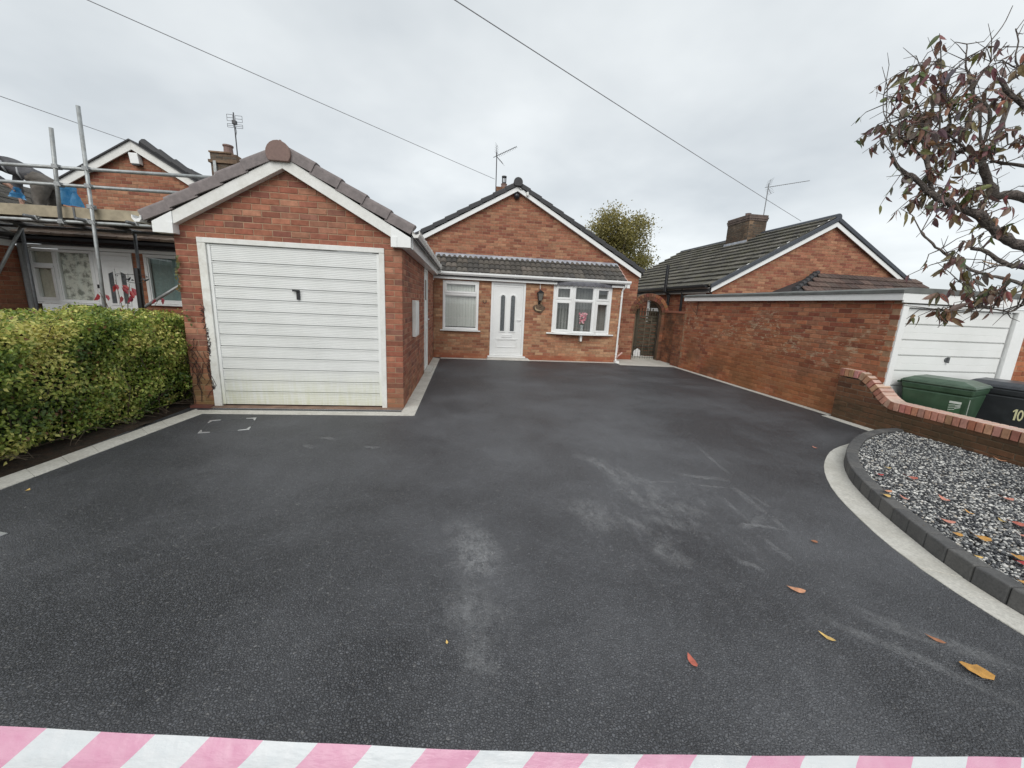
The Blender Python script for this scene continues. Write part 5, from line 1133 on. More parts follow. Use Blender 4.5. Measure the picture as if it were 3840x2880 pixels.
# ================================================================== HEDGE
def mesh_np(name, co, F, material, colr=None, smooth=False):
    F = np.asarray(F); me = bpy.data.meshes.new(name); me.vertices.add(len(co)); me.vertices.foreach_set('co', np.ascontiguousarray(co, dtype=np.float32).ravel())
    k = F.shape[1]; me.loops.add(F.size); me.loops.foreach_set('vertex_index', F.ravel().astype(np.int32)); me.polygons.add(len(F))
    me.polygons.foreach_set('loop_start', np.arange(0, F.size, k)); me.polygons.foreach_set('loop_total', np.full(len(F), k)); me.update(); me.validate()
    if colr is not None: at = me.color_attributes.new('Col', 'FLOAT_COLOR', 'POINT'); at.data.foreach_set('color', np.concatenate([colr, np.ones((len(co), 1))], 1).ravel())
    if smooth: me.polygons.foreach_set('use_smooth', np.ones(len(F), bool))
    me.materials.append(material); o = bpy.data.objects.new(name, me); COL.objects.link(o); return o
def leaves_np(P, N_, size, asp, colr, nr, fold=.25, droop=0.):
    """folded diamond leaves: 6 vertices, 4 triangles as two quads"""
    n = len(P); t = nr.normal(size=(n, 3)); t[:, 2] -= droop; t -= (t*N_).sum(1, keepdims=True)*N_; t /= np.linalg.norm(t, axis=1, keepdims=True)+1e-9
    b = np.cross(N_, t); L = size[:, None]; W = (size*asp)[:, None]
    v = np.stack([P, P+t*L*.35+b*W*.5+N_*W*fold, P+t*L, P+t*L*.35-b*W*.5+N_*W*fold, P+t*L*.5], 1)
    base = 5*np.arange(n)[:, None]; F = np.concatenate([base+np.array([[0, 4, 1, 1]])[:, :3], base+np.array([[4, 2, 1]]), base+np.array([[0, 3, 4]]), base+np.array([[4, 3, 2]])], 0)
    return v.reshape(-1, 3), F, np.repeat(colr, 5, 0)
M['leaf_a'] = leaf_mat('privet_leaf', 'ATT', .36, .30); M['leaf_o'] = leaf_mat('cherry_leaf_single', 'OBJ', .55, .30); M['leaf_t'] = leaf_mat('cherry_leaf_joined', 'ATT', .55, .30)
def hedge():
    T = thing('hedge', 'clipped golden privet hedge along the left edge of the asphalt', 'hedge', (-4.3, 3.5, 0)); nr = np.random.default_rng(3)
    y0, y1 = .7, 6.05
    def surf(n, kind):
        y = nr.uniform(y0, y1, n); fx = -3.66-.0756*(5.3-y)
        lump = .06*np.sin(y*2.3+.5)+.045*np.sin(y*5.1+1)
        if kind == 'f':
            z = nr.uniform(.045, 1.17, n); l2 = .05*np.sin(y*4.2+z*5)+.045*np.sin(y*11-z*8)+.035*np.sin(z*13+y*3)
            x = fx+lump*.5+l2-.17*np.clip((.30-z)/.30, 0, 1)-.12*np.clip((z-.98)/.2, 0, 1)**1.5; N_ = np.stack([np.full(n, 1.), nr.normal(0, .2, n), nr.normal(.25, .25, n)], 1); P = np.stack([x, y, z], 1)
        elif kind == 't':
            x = fx-nr.uniform(0.02, 1.35, n); z = 1.16+.07*np.clip((fx-x)/.5, 0, 1)+.022*np.sin(y*3.1+x*2)+.02*np.sin(y*7.7+x*6)+.015*np.sin(x*11); N_ = np.stack([nr.normal(.2, .3, n), nr.normal(0, .3, n), np.full(n, 1.)], 1); P = np.stack([x, y, z], 1)
        else:
            x = fx-nr.uniform(0, 1.3, n); z = nr.uniform(.15, 1.2, n); P = np.stack([x, y1+.05*np.sin(z*8+x*5), z], 1); N_ = np.stack([nr.normal(0, .3, n), np.full(n, 1.), nr.normal(.2, .3, n)], 1)
        return P, N_
    Ps, Ns = [], []
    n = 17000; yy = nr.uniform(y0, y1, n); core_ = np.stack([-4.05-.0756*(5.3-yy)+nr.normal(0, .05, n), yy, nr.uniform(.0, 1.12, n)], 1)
    for kind, n in (('f', 44000), ('t', 25000), ('e', 5000)):
        P, N_ = surf(n, kind); d = nr.random(n)**1.6*.26; Nn = N_/np.linalg.norm(N_, axis=1, keepdims=True); P = P-Nn*d[:, None]+nr.normal(0, .012, (n, 3)); Ps.append(P); Ns.append(Nn)
    P, N_ = np.concatenate(Ps), np.concatenate(Ns); n = len(P)
    # thin patches where the twigs show
    th = np.array([mnoise.noise(Vector((p[1]*1.6, p[2]*2.4, p[0]))) for p in P]); keep = nr.random(n) < np.clip(1.05-np.clip(th-.05, 0, 1)*2.2, .38, 1); P, N_ = P[keep], N_[keep]; n = len(P)
    N2 = N_+nr.normal(0, .55, (n, 3)); N2 /= np.linalg.norm(N2, axis=1, keepdims=True)
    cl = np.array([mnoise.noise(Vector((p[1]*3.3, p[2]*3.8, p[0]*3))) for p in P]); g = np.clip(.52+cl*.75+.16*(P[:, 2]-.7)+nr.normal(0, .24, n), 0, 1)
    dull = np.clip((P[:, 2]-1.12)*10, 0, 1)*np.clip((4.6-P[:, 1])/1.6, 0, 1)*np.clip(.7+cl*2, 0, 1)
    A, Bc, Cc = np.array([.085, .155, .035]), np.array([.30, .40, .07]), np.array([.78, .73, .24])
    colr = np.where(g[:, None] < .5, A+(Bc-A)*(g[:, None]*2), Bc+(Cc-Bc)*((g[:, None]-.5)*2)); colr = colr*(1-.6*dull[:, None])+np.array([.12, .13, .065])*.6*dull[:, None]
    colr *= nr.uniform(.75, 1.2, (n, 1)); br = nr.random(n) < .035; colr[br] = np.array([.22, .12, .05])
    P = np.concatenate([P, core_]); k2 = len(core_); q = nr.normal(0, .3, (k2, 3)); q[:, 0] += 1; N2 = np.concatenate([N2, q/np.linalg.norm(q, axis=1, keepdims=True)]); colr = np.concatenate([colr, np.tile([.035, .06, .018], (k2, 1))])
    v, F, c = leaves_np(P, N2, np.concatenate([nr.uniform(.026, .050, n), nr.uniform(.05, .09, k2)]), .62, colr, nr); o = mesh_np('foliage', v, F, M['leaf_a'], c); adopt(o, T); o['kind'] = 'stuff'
    r = random.Random(6); mb = MB()
    for i in range(300):
        y = r.uniform(y0, y1); fx = -3.74-.0756*(5.3-y); x = fx-r.uniform(.04, .75); z = r.uniform(.0, .25) if i % 3 else r.uniform(.5, 1.0); h = r.uniform(.35, .9)
        mb.tube([(x, y, z), (x+r.uniform(-.06, .14), y+r.uniform(-.12, .12), min(1.15, z+h*.5)), (x+r.uniform(-.10, .22), y+r.uniform(-.22, .22), min(1.2, z+h))], [.006, .0045, .002], 4, cap=False)
    for i in range(60):
        y = r.uniform(y0, y1); fx = -3.72-.0756*(5.3-y); mb.tube([(fx-.15, y, .03), (fx+.02, y+r.uniform(-.1, .1), .10), (fx+.10, y+r.uniform(-.25, .25), .03)], [.004, .003, .002], 4, cap=False)
    o = mb.build('twigs', M['twig'], T, kind='stuff')
    for y in (1.0, 1.5, 2.0, 2.5, 2.95, 3.4, 3.9, 4.35, 4.8, 5.3, 5.7): fx = -4.15-.0756*(5.3-y); mb = MB(); mb.tube([(fx, y, -.05), (fx+.03, y+.05, .4), (fx-.02, y+.02, 1.0)], [.025, .018, .008], 7); mb.build('stem', M['twig'], T)
hedge()
def red_shrub():
    T = thing('red_leaved_shrub', 'bare shrub with large crimson leaves rising above the hedge before the white door', 'shrub', (-4.8, 6.2, 0)); r = random.Random(4)
    mb = MB(); st = [[(-4.78, 6.2, 0), (-4.80, 6.2, 1.2), (-4.84, 6.2, 1.63)], [(-4.78, 6.2, .9), (-4.72, 6.2, 1.35), (-4.67, 6.2, 1.58)], [(-4.9, 6.2, .9), (-5.0, 6.2, 1.3), (-5.06, 6.2, 1.45)], [(-4.7, 6.2, .8), (-4.45, 6.2, 1.2), (-4.31, 6.2, 1.40)]]
    for s in st: mb.tube(s, [.008, .005, .002], 5)
    mb.build('stem', M['twig'], T)
    for cx, cz, L, a in ((-4.83, 1.57, .10, -60), (-4.79, 1.56, .12, -35), (-4.76, 1.53, .12, -50), (-4.89, 1.55, .10, -110), (-4.66, 1.53, .13, -60), (-4.69, 1.49, .14, -55), (-5.06, 1.43, .10, -100), (-5.02, 1.42, .10, -60), (-5.08, 1.40, .09, -130), (-4.71, 1.42, .10, -70), (-4.68, 1.41, .10, -110), (-4.79, 1.41, .10, -95), (-4.31, 1.40, .07, -40), (-4.34, 1.39, .08, -120), (-4.28, 1.38, .07, -70)):
        a = math.radians(a); d = Vector((math.cos(a), r.uniform(-.3, .3), math.sin(a))).normalized(); s = d.cross(Vector((0, 1, 0))).normalized(); q = Vector((cx, 6.2+r.uniform(-.04, .04), cz)); f = Vector((0, 1, 0)); W = L*.24
        mb = MB(); vs = [q, q+d*L*.3+s*W+f*.012, q+d*L*.7+s*W*.8+f*.01, q+d*L-f*.01, q+d*L*.7-s*W*.8+f*.01, q+d*L*.3-s*W+f*.012, q+d*L*.35, q+d*L*.7]
        mb.add(vs, [(0, 6, 1), (1, 6, 7, 2), (2, 7, 3), (3, 7, 4), (4, 7, 6, 5), (5, 6, 0)]); o = mb.build('leaf', M['leaf_o'], T); o.color = (r.uniform(.22, .36), r.uniform(.015, .035), r.uniform(.025, .05), 1)
red_shrub()
T = thing('bird_bracket', 'black post with a wrought iron bird bracket above the hedge', 'ornament', (-4.57, 6.2, 0))
mb = MB(); mb.tube([(-4.60, 6.22, 0), (-4.563, 6.22, 1.80)], .035, 8); mb.build('post', M['black'], T)
mb = MB(); mb.tube([(-4.43, 6.19, 1.71), (-4.80, 6.19, 1.71), (-4.82, 6.19, 1.70), (-4.82, 6.19, 1.685), (-4.80, 6.19, 1.68), (-4.79, 6.19, 1.695)], .0035, 5); mb.tube([(-4.72, 6.19, 1.64), (-4.66, 6.19, 1.605), (-4.58, 6.19, 1.595), (-4.48, 6.19, 1.61), (-4.41, 6.19, 1.655)], .0035, 5); mb.build('scroll', M['black'], T)
for cx, s in ((-4.675, 1), (-4.445, -1)):
    mb = MB(); mb.tube([(cx-.045*s, 6.19, 1.665), (cx-.02*s, 6.19, 1.648), (cx+.01*s, 6.19, 1.638), (cx+.03*s, 6.19, 1.66), (cx+.04*s, 6.19, 1.675)], [.004, .012, .016, .009, .003], 8); mb.build('bird', M['black'], T)
mb = MB()
for cx, cz in ((-4.615, 1.632), (-4.72, 1.68), (-4.43, 1.685), (-4.50, 1.64)): mb.tube([(cx-.02, 6.19, cz), (cx, 6.19, cz+.004), (cx+.02, 6.19, cz)], [.002, .011, .002], 6)
mb.build('iron_leaves', M['black'], T, kind='stuff')
def ivy():
    T = thing('dead_climber', 'withered climber clinging to the left garage pier and door post', 'climber', (-3.4, 5.5, 0)); r = random.Random(9); mb = MB()
    for i in range(9):
        x, z = -3.38+r.uniform(-.20, .03), r.uniform(0, .5); p = [(x, 5.532, z)]
        for k_ in range(8): x += r.uniform(-.06, .06); z += r.uniform(.02, .12); p.append((x, 5.530-r.uniform(0, .012), z))
        mb.tube(p, [.0035]*len(p), 4, cap=False)
    for i in range(150):
        z = r.uniform(.25, 1.35)**1.0; x = -3.345+r.uniform(-.012, .02)+.02*math.sin(z*9); a = r.uniform(0, 6.28); L = r.uniform(.015, .05); mb.tube([(x, 5.525, z), (x+L*math.cos(a)*.6, 5.52, z+L*math.sin(a))], [.005, .002], 4, cap=False)
    mb.build('stem', plain('dead_stem', (.045, .025, .022), .9, var=.3), T, kind='stuff')
    for i in range(26):
        z = 1.52+i*.022; x = -3.60+.10*(z-1.5)+r.uniform(-.02, .02) if i < 20 else -3.5+r.uniform(-.06, .06); a = r.uniform(0, 6.28); R = r.uniform(.012, .026); z = z if i < 20 else r.uniform(.9, 1.3)
        mb = MB(); y = 5.515-r.uniform(0, .03); mb.add([(x+R*math.cos(a+t)*q, y+(.006 if t > 3 else 0), z+R*math.sin(a+t)*q) for t, q in ((0, 1.2), (1.2, .8), (2.4, 1), (3.9, 1), (5.1, .8))], [(0, 1, 2, 3, 4)]); o = mb.build('leaf', M['leaf_o'], T); o.color = (r.uniform(.10, .22), r.uniform(.10, .15), r.uniform(.035, .06), 1)
ivy()

# ================================================================== WHEELIE BINS
def bin_(label, loc, rot, bodycol, lidcol):
    T = thing('wheelie_bin', label, 'wheelie bin', (0, 0, 0), 'wheelie bins behind the low wall'); bm_ = plain('bin_body_'+str(len(bpy.data.materials)), bodycol, .42, var=.15, scale=12, dirt=tuple(x*2.2+.03 for x in bodycol), dirt_amt=.3); lm = plain('bin_lid_'+str(len(bpy.data.materials)), lidcol, .38, var=.15, scale=12, dirt=tuple(x*2+.05 for x in lidcol), dirt_amt=.35)
    R = Matrix.Translation(loc) @ Matrix.Rotation(rot, 4, 'Z'); parts = []
    def hx(mb, w0, d0, w1, d1, z0, z1, y0=0, y1=0): mb.hexa([(-w0/2, y0-d0/2, z0), (w0/2, y0-d0/2, z0), (w0/2, y0+d0/2, z0), (-w0/2, y0+d0/2, z0), (-w1/2, y1-d1/2, z1), (w1/2, y1-d1/2, z1), (w1/2, y1+d1/2, z1), (-w1/2, y1+d1/2, z1)])
    mb = MB(); hx(mb, .44, .50, .55, .68, .06, .90); hx(mb, .56, .69, .58, .72, .90, .99); parts.append(('body', mb, bm_, .02))
    mb = MB(); hx(mb, .60, .74, .595, .73, .992, 1.02, 0, 0); hx(mb, .585, .715, .56, .68, 1.02, 1.035); hx(mb, .55, .66, .40, .48, 1.035, 1.075, 0, .02); parts.append(('lid', mb, lm, .014))
    mb = MB(); mb.tube([(-.24, .40, .97), (.24, .40, .97)], .016, 8); parts.append(('handle', mb, bm_, 0))
    for s in (-1, 1): mb = MB(); mb.tube([(s*.20, .30, .10), (s*.26, .30, .10)], .10, 16); parts.append(('wheel', mb, M['black'], .01))
    objs = {}
    for nm, mb, mt_, bv in parts:
        mb.v = [tuple(R @ Vector(v)) for v in mb.v]; objs[nm] = mb.build(nm, mt_, T, bevel=bv)
    return T, R
BZ = -.255
T1, RB1 = bin_('green wheelie bin with a white sticker behind the low wall', (6.607, 4.505, BZ), math.radians(19.6), (.028, .066, .035), (.058, .098, .066))
T2, RB2 = bin_('black wheelie bin marked with the number ten behind the low wall', (7.444, 4.376, BZ), math.radians(19.6), (.022, .025, .028), (.045, .05, .058))
def on_side(R, y, z, d=.003):
    """point on the sloping left side of a bin"""
    return R @ Vector((-(.22+.055*(z-.06)/.84)-d, y, z))
def side_patch(name, R, polys, material, parent, d=.003):
    mb = MB()
    for pl in polys: mb.add([on_side(R, y, z, d) for y, z in pl], [tuple(range(len(pl)))])
    return mb.build(name, material, parent)
M['digit'] = plain('cream_digit', (.72, .69, .42), .4, var=.05); M['stick'] = plain('white_sticker', (.60, .65, .60), .4)
def rct(x0, x1, z0, z1, sh=0): return [(x0, z0), (x1, z0), (x1+sh, z1), (x0+sh, z1)]
def ell(cx, cz, a0, b0, a1, b1, n=20): 
    return [[(cx+a0*math.cos(t), cz+b0*math.sin(t)), (cx+a0*math.cos(u), cz+b0*math.sin(u)), (cx+a1*math.cos(u), cz+b1*math.sin(u)), (cx+a1*math.cos(t), cz+b1*math.sin(t))] for t, u in ((2*math.pi*i/n, 2*math.pi*(i+1)/n) for i in range(n))]
side_patch('sticker', RB1, [[(-.150, .66), (-.265, .66), (-.270, .82), (-.155, .82)]], plain('sticker_print', (.055, .13, .065), .4), T1)
side_patch('sticker_print', RB1, [[(-.155, .785), (-.266, .785), (-.267, .815), (-.157, .815)]] + [[(-.155-.0, .69+.03*i), (-.215, .705+.03*i), (-.215, .713+.03*i), (-.155, .698+.03*i)] for i in range(3)] + [[(-.215, .715+.02*i), (-.264, .74+.015*i), (-.264, .75+.015*i), (-.215, .725+.02*i)] for i in range(3)], M['stick'], T1, .005)
side_patch('seam_line', RB1, [[(-.325, .30), (-.330, .30), (-.336, .86), (-.331, .86)]], M['stick'], T1)
side_patch('digit', RB2, [[(-.170, .595), (-.188, .595), (-.192, .745), (-.174, .745)], [(-.174, .745), (-.176, .722), (-.155, .698), (-.153, .716)]], M['digit'], T2)
side_patch('digit', RB2, [[(-y, z) for y, z in q] for q in ell(.222, .670, .026, .075, .012, .050)], M['digit'], T2)

# ================================================================== AERIALS, STACK, WIRES
def yagi(name, label, base, hub, tip, refl, nel, el, mat_, grid=True):
    T = thing(name, label, 'aerial', base); b, h, t = Vector(base), Vector(hub), Vector(tip)
    mb = MB(); mb.tube([b, h+Vector((0, 0, .12))], .016, 8); mb.build('mast', mat_, T)
    mb = MB(); d = (t-h).normalized(); mb.tube([h-d*.12, t], .010, 6); mb.build('boom', mat_, T)
    s = d.cross(Vector((0, 0, 1))).normalized(); u = s.cross(d)
    for i in range(nel): p = h.lerp(t, .12+.88*i/(nel-1)); mb = MB(); e_ = el*(1-.35*i/nel); mb.tube([p-u*e_*.25-s*e_*.5, p], .005, 4); mb.tube([p+u*.0, p+s*e_*.5], .005, 4); mb.build('element', mat_, T)
    if grid:
        mb = MB()
        for sg in (-1, 1):
            e0 = h-d*.02; e1 = h-d*.02+u*sg*refl+d*refl*.45; mb.tube([e0, e1], .007, 5)
            for k in range(1, 6): c = e0.lerp(e1, k/5); mb.tube([c-s*.22, c+s*.22], .004, 4)
        mb.build('reflector', mat_, T)
AM = plain('aerial_alloy', (.20, .205, .21), .5, metal=.3)
AD = plain('dark_aerial', (.055, .055, .06), .5)
yagi('television_aerial', 'television aerial with a long boom above the middle bungalow ridge', (.95, 14.0, 5.0), (.94, 14.0, 6.30), (1.56, 13.8, 6.56), .30, 12, .16, AD)
yagi('television_aerial', 'television aerial beside the chimney of the mossy roofed bungalow', (10.95, 14.2, 4.35), (10.96, 14.2, 6.18), (12.3, 13.9, 6.42), .24, 18, .07, AM)
T = thing('television_aerial', 'square grid television aerial on a tall mast above the left chimney', 'aerial', (-7.25, 14.5, 5.2))
mb = MB(); mb.tube([(-7.26, 14.5, 5.0), (-7.28, 14.5, 7.0)], .018, 8); mb.build('mast', AD, T)
mb = MB()
for x0, x1, z0, z1 in ((-7.46, -7.29, 6.74, 6.92), (-7.22, -7.02, 6.72, 6.90), (-7.46, -7.29, 6.56, 6.66), (-7.22, -7.02, 6.55, 6.65)):
    for z in (z0, (z0+z1)/2, z1): mb.tube([(x0, 14.46, z), (x1, 14.46, z)], .006, 5)
    mb.tube([(x0, 14.46, z0), (x0, 14.46, z1)], .006, 5); mb.tube([(x1, 14.46, z0), (x1, 14.46, z1)], .006, 5)
mb.build('grid', AD, T)
mb = MB(); mb.box(-7.31, -7.20, 14.42, 14.52, 6.66, 6.76); mb.tube([(-7.25, 14.44, 6.66), (-7.20, 14.44, 6.45), (-7.26, 14.48, 6.3)], .008, 5); mb.build('junction_box', AD, T)
CM = thing('chimney', None, None, (1.25, 15, 4.8)); adopt(CM, B)
core, recs = brick_wall(CM, 'front_stack', Frame((0, 15), (1, 0), (0, -1)), 4.6, 14, lambda z: [(1.03, 1.45)], [], GAB, M['mortar_pier'], thick=.4, seed=95); place_bricks(recs, core, M['b_pier_o'], M['b_pier_a'], 0)
mb = MB(); mb.lathe((1.32, 15.2, 5.65), [(.11, 0), (.10, .10), (.115, .15)], 14); mb.build('chimney_pot', M['cap'], CM)
mb = MB(); mb.lathe((1.32, 15.2, 5.80), [(.075, 0), (.075, .05)], 12); mb.lathe((1.32, 15.2, 6.02), [(.09, 0), (.09, .04), (.03, .06)], 12)
for i in range(8): a = i*math.pi/4; mb.tube([(1.32+.072*math.cos(a), 15.2+.072*math.sin(a), 5.85), (1.32+.072*math.cos(a), 15.2+.072*math.sin(a), 6.03)], .009, 5)
mb.build('cowl', M['black'], CM)
def wire(label, a, b, sag, r=.006):
    a, b = Vector(a), Vector(b); pts = [a.lerp(b, i/40) - Vector((0, 0, sag*4*(i/40)*(1-i/40))) for i in range(41)]
    mb = MB(); mb.tube(pts, r, 6); tag(mb.build('overhead_wire', M['wire'], smooth=True), label, 'wire', 'overhead telephone wires')
M['wire'] = plain('telephone_wire', (.30, .305, .32), .7)
POLE = Vector((0, 0, 1.5455)) + Vector((-.926014, -.311351, .213445))*22
wire('overhead wire running down to the ridge of the middle bungalow', POLE, (.742, 11.6, 4.90), .10, .0055)
wire('overhead wire running down to the mossy roof behind the boundary garage', POLE, (10.234, 11.6, 4.46), .14, .006)
wire('overhead wire running down to the gable apex behind the scaffold', Vector((0, 0, 1.5455)) + Vector((-.6458, -.7631, .10))*20, (-7.65, 10.75, 4.78), .0, .006)

# ================================================================== TREES
def tree_far():
    T = thing('distant_tree', 'rounded olive green tree behind the middle bungalow roof', 'tree', (9.2, 24, -.3)); nr = np.random.default_rng(8); r = random.Random(8)
    mb = MB(); mb.tube([(9.1, 24, -.3), (9.15, 24, 2.2), (9.0, 24.1, 4.2)], [.22, .17, .12], 9); mb.build('trunk', M['bark'], T, smooth=True)
    tips = []; mb = MB()
    for i in range(58):
        a = r.uniform(0, 6.28); q = r.uniform(.45, 1.0); h = r.uniform(2.6, 7.2); w = 2.75*math.sqrt(max(.05, 1-((h-4.6)/2.75)**2))*q
        e_ = Vector((9.15+w*math.cos(a), 24+w*math.sin(a), h)); s = Vector((9.1, 24.05, r.uniform(1.6, 4.2))); m_ = s.lerp(e_, .5)+Vector((0, 0, .25)); mb.tube([s, m_, e_], [.05, .03, .012], 5, cap=False)
        for t in (.45, .62, .8, .92, 1.0): tips.append((s.lerp(m_, t*2) if t < .5 else m_.lerp(e_, t*2-1))+Vector((r.gauss(0, .12), r.gauss(0, .12), r.gauss(0, .12))))
    mb.build('limbs', M['bark'], T, kind='stuff')
    P = []; 
    for p in tips:
        k = r.randint(95, 170); P.append(np.array(p)+nr.normal(0, 1, (k, 3))*np.array([.30, .30, .22]))
    P = np.concatenate(P); n = len(P); N_ = nr.normal(size=(n, 3)); N_[:, 2] += .5; N_ /= np.linalg.norm(N_, axis=1, keepdims=True)
    f = np.clip(.45+nr.normal(0, .25, n)+.08*(P[:, 2]-4.5), 0, 1)[:, None]; c = np.array([.10, .105, .03])*(1-f)+np.array([.36, .31, .10])*f
    v, F, c = leaves_np(P, N_, nr.uniform(.09, .16, n), .6, c, nr); o = mesh_np('crown', v, F, M['leaf_a'], c); adopt(o, T); o['kind'] = 'stuff'
M['bark'] = plain('grey_brown_bark', (.12, .10, .088), .95, var=.5, scale=22, bump=.03, dirt=(.16, .15, .13), dirt_amt=.5, dirt_scale=7)
tree_far()
LIMBS = [
 [(5.34,2.37,1.39,0.110), (4.72,2.55,1.87,0.090), (4.28,2.66,2.15,0.080), (4.12,2.69,2.21,0.075), (3.95,2.75,2.37,0.070), (3.78,2.79,2.44,0.060), (3.58,2.83,2.52,0.050), (3.42,2.88,2.65,0.040), (3.34,2.90,2.69,0.033), (3.24,2.93,2.80,0.022)],
 [(5.27,2.72,2.28,0.080), (4.49,2.88,2.58,0.070), (4.25,2.91,2.59,0.080), (4.16,2.96,2.78,0.060), (4.15,2.99,2.89,0.050), (4.30,3.05,3.03,0.040), (4.53,3.18,3.33,0.035), (4.56,3.21,3.49,0.030)],
 [(3.58,2.83,2.52,0.040), (3.52,2.89,2.77,0.040), (3.50,2.92,2.92,0.042), (3.48,2.95,3.04,0.045)],
 [(4.64,2.62,2.68,0.035), (4.13,2.70,2.73,0.028), (4.15,2.93,2.84,0.022)],
 [(4.90,2.72,2.81,0.050), (4.26,2.89,3.22,0.040), (4.08,2.95,3.41,0.036)],
 [(4.15,2.99,2.89,0.030), (4.12,3.03,3.08,0.022), (4.11,3.06,3.23,0.020), (4.06,3.10,3.37,0.017), (4.04,3.13,3.50,0.014), (3.99,3.15,3.60,0.010), (4.00,3.19,3.78,0.007)],
 [(4.16,3.01,3.01,0.025), (4.26,3.10,3.27,0.020), (4.15,3.15,3.40,0.016), (4.05,3.11,3.42,0.010)],
 [(4.03,3.15,3.58,0.008), (4.18,3.21,3.75,0.007), (4.49,3.34,4.05,0.006), (4.58,3.37,4.23,0.004)],
 [(4.06,3.11,3.42,0.008), (4.09,3.08,3.56,0.007), (4.11,3.00,3.70,0.005)],
 [(4.76,2.44,1.87,0.060), (4.14,2.54,1.99,0.045), (4.02,2.56,2.00,0.038), (3.86,2.60,2.09,0.030), (3.75,2.62,2.11,0.020)],
 [(4.60,2.32,1.67,0.040), (3.92,2.44,1.87,0.026), (3.73,2.48,1.91,0.022), (3.59,2.50,1.95,0.018), (3.46,2.54,2.03,0.015), (3.34,2.57,2.11,0.011), (3.26,2.60,2.19,0.008)],
 [(4.00,2.22,1.80,0.012), (3.72,2.23,1.70,0.009), (3.63,2.23,1.65,0.008), (3.51,2.25,1.66,0.007), (3.41,2.26,1.66,0.006), (3.33,2.27,1.63,0.005), (3.23,2.28,1.63,0.005), (3.17,2.29,1.64,0.004)],
 [(4.08,2.33,1.88,0.012), (3.77,2.34,1.77,0.009), (3.59,2.30,1.69,0.007), (3.42,2.26,1.67,0.005)],
 [(4.04,2.56,2.00,0.012), (3.86,2.53,1.98,0.009), (3.67,2.49,1.92,0.007), (3.54,2.49,1.85,0.004)],
 [(5.00,3.02,3.31,0.016), (4.51,3.15,3.63,0.010), (4.49,3.20,3.86,0.008), (4.46,3.22,3.96,0.006)],
 [(4.51,3.15,3.63,0.010), (4.46,3.15,3.64,0.009), (4.36,3.18,3.70,0.006)],
 [(3.52,2.89,2.77,0.014), (3.60,2.91,2.94,0.011), (3.61,2.98,3.29,0.008), (3.62,3.04,3.54,0.004)],
 [(3.48,2.95,3.04,0.012), (3.46,2.98,3.16,0.008), (3.41,3.00,3.24,0.005), (3.32,3.01,3.22,0.003)],
 [(3.48,2.95,3.03,0.012), (3.40,2.98,3.11,0.008), (3.26,2.93,3.06,0.005)],
 [(3.52,2.89,2.77,0.012), (3.20,2.85,2.90,0.009), (3.00,2.82,2.86,0.005)],
 [(3.75,2.96,3.02,0.010), (3.70,2.94,3.11,0.008), (3.56,2.94,3.29,0.006), (3.42,2.98,3.41,0.005), (3.40,3.00,3.47,0.003)],
 [(4.15,2.98,2.85,0.015), (3.76,2.96,3.00,0.011), (3.60,2.92,2.99,0.008), (3.53,2.94,3.00,0.004)],
 [(4.19,2.61,2.82,0.012), (3.99,2.70,2.88,0.009), (3.95,2.79,2.81,0.006)],
 [(3.17,2.94,3.03,0.006), (3.13,2.96,3.11,0.005), (3.12,2.98,3.23,0.003)],
 [(3.26,2.93,3.06,0.005), (3.17,2.94,3.03,0.005), (3.15,2.97,3.17,0.003)],
 [(3.70,2.94,3.11,0.007), (3.64,2.99,3.33,0.005), (3.70,3.01,3.48,0.004), (3.79,3.02,3.56,0.003)]]
ZONES = [(3.43,2.96,3.32, 0.122,0.264, 40), (3.71,2.98,3.35, 0.144,0.289, 42), (3.27,2.93,3.08, 0.122,0.142, 24), (3.57,2.96,3.17, 0.155,0.227, 40), (3.95,3.00,3.05, 0.203,0.277, 60), (3.92,2.96,2.86, 0.203,0.192, 40), (4.08,2.74,2.90, 0.060,0.259, 26), (4.27,3.12,3.36, 0.132,0.088, 22), (3.29,2.83,2.84, 0.130,0.120, 26), (3.49,2.83,2.69, 0.122,0.101, 18), (3.98,3.16,3.63, 0.035,0.108, 9), (3.23,2.99,3.34, 0.081,0.122, 12), (4.31,3.04,3.48, 0.107,0.128, 18), (3.64,2.84,2.59, 0.186,0.083, 18), (3.92,2.79,2.51, 0.186,0.103, 24), (3.88,2.55,2.35, 0.096,0.116, 16), (3.33,2.74,2.41, 0.140,0.080, 10), (3.66,2.65,2.20, 0.120,0.100, 14), (3.38,2.54,1.97, 0.077,0.058, 7), (3.50,2.33,1.81, 0.137,0.064, 30), (3.64,2.27,1.84, 0.072,0.063, 16), (3.13,2.29,1.60, 0.075,0.039, 16), (3.46,2.25,1.64, 0.036,0.032, 4), (3.40,2.27,1.71, 0.050,0.039, 9), (3.95,2.47,2.01, 0.048,0.048, 6), (3.48,2.51,1.92, 0.039,0.039, 4), (3.16,2.78,2.50, 0.100,0.060, 6)]

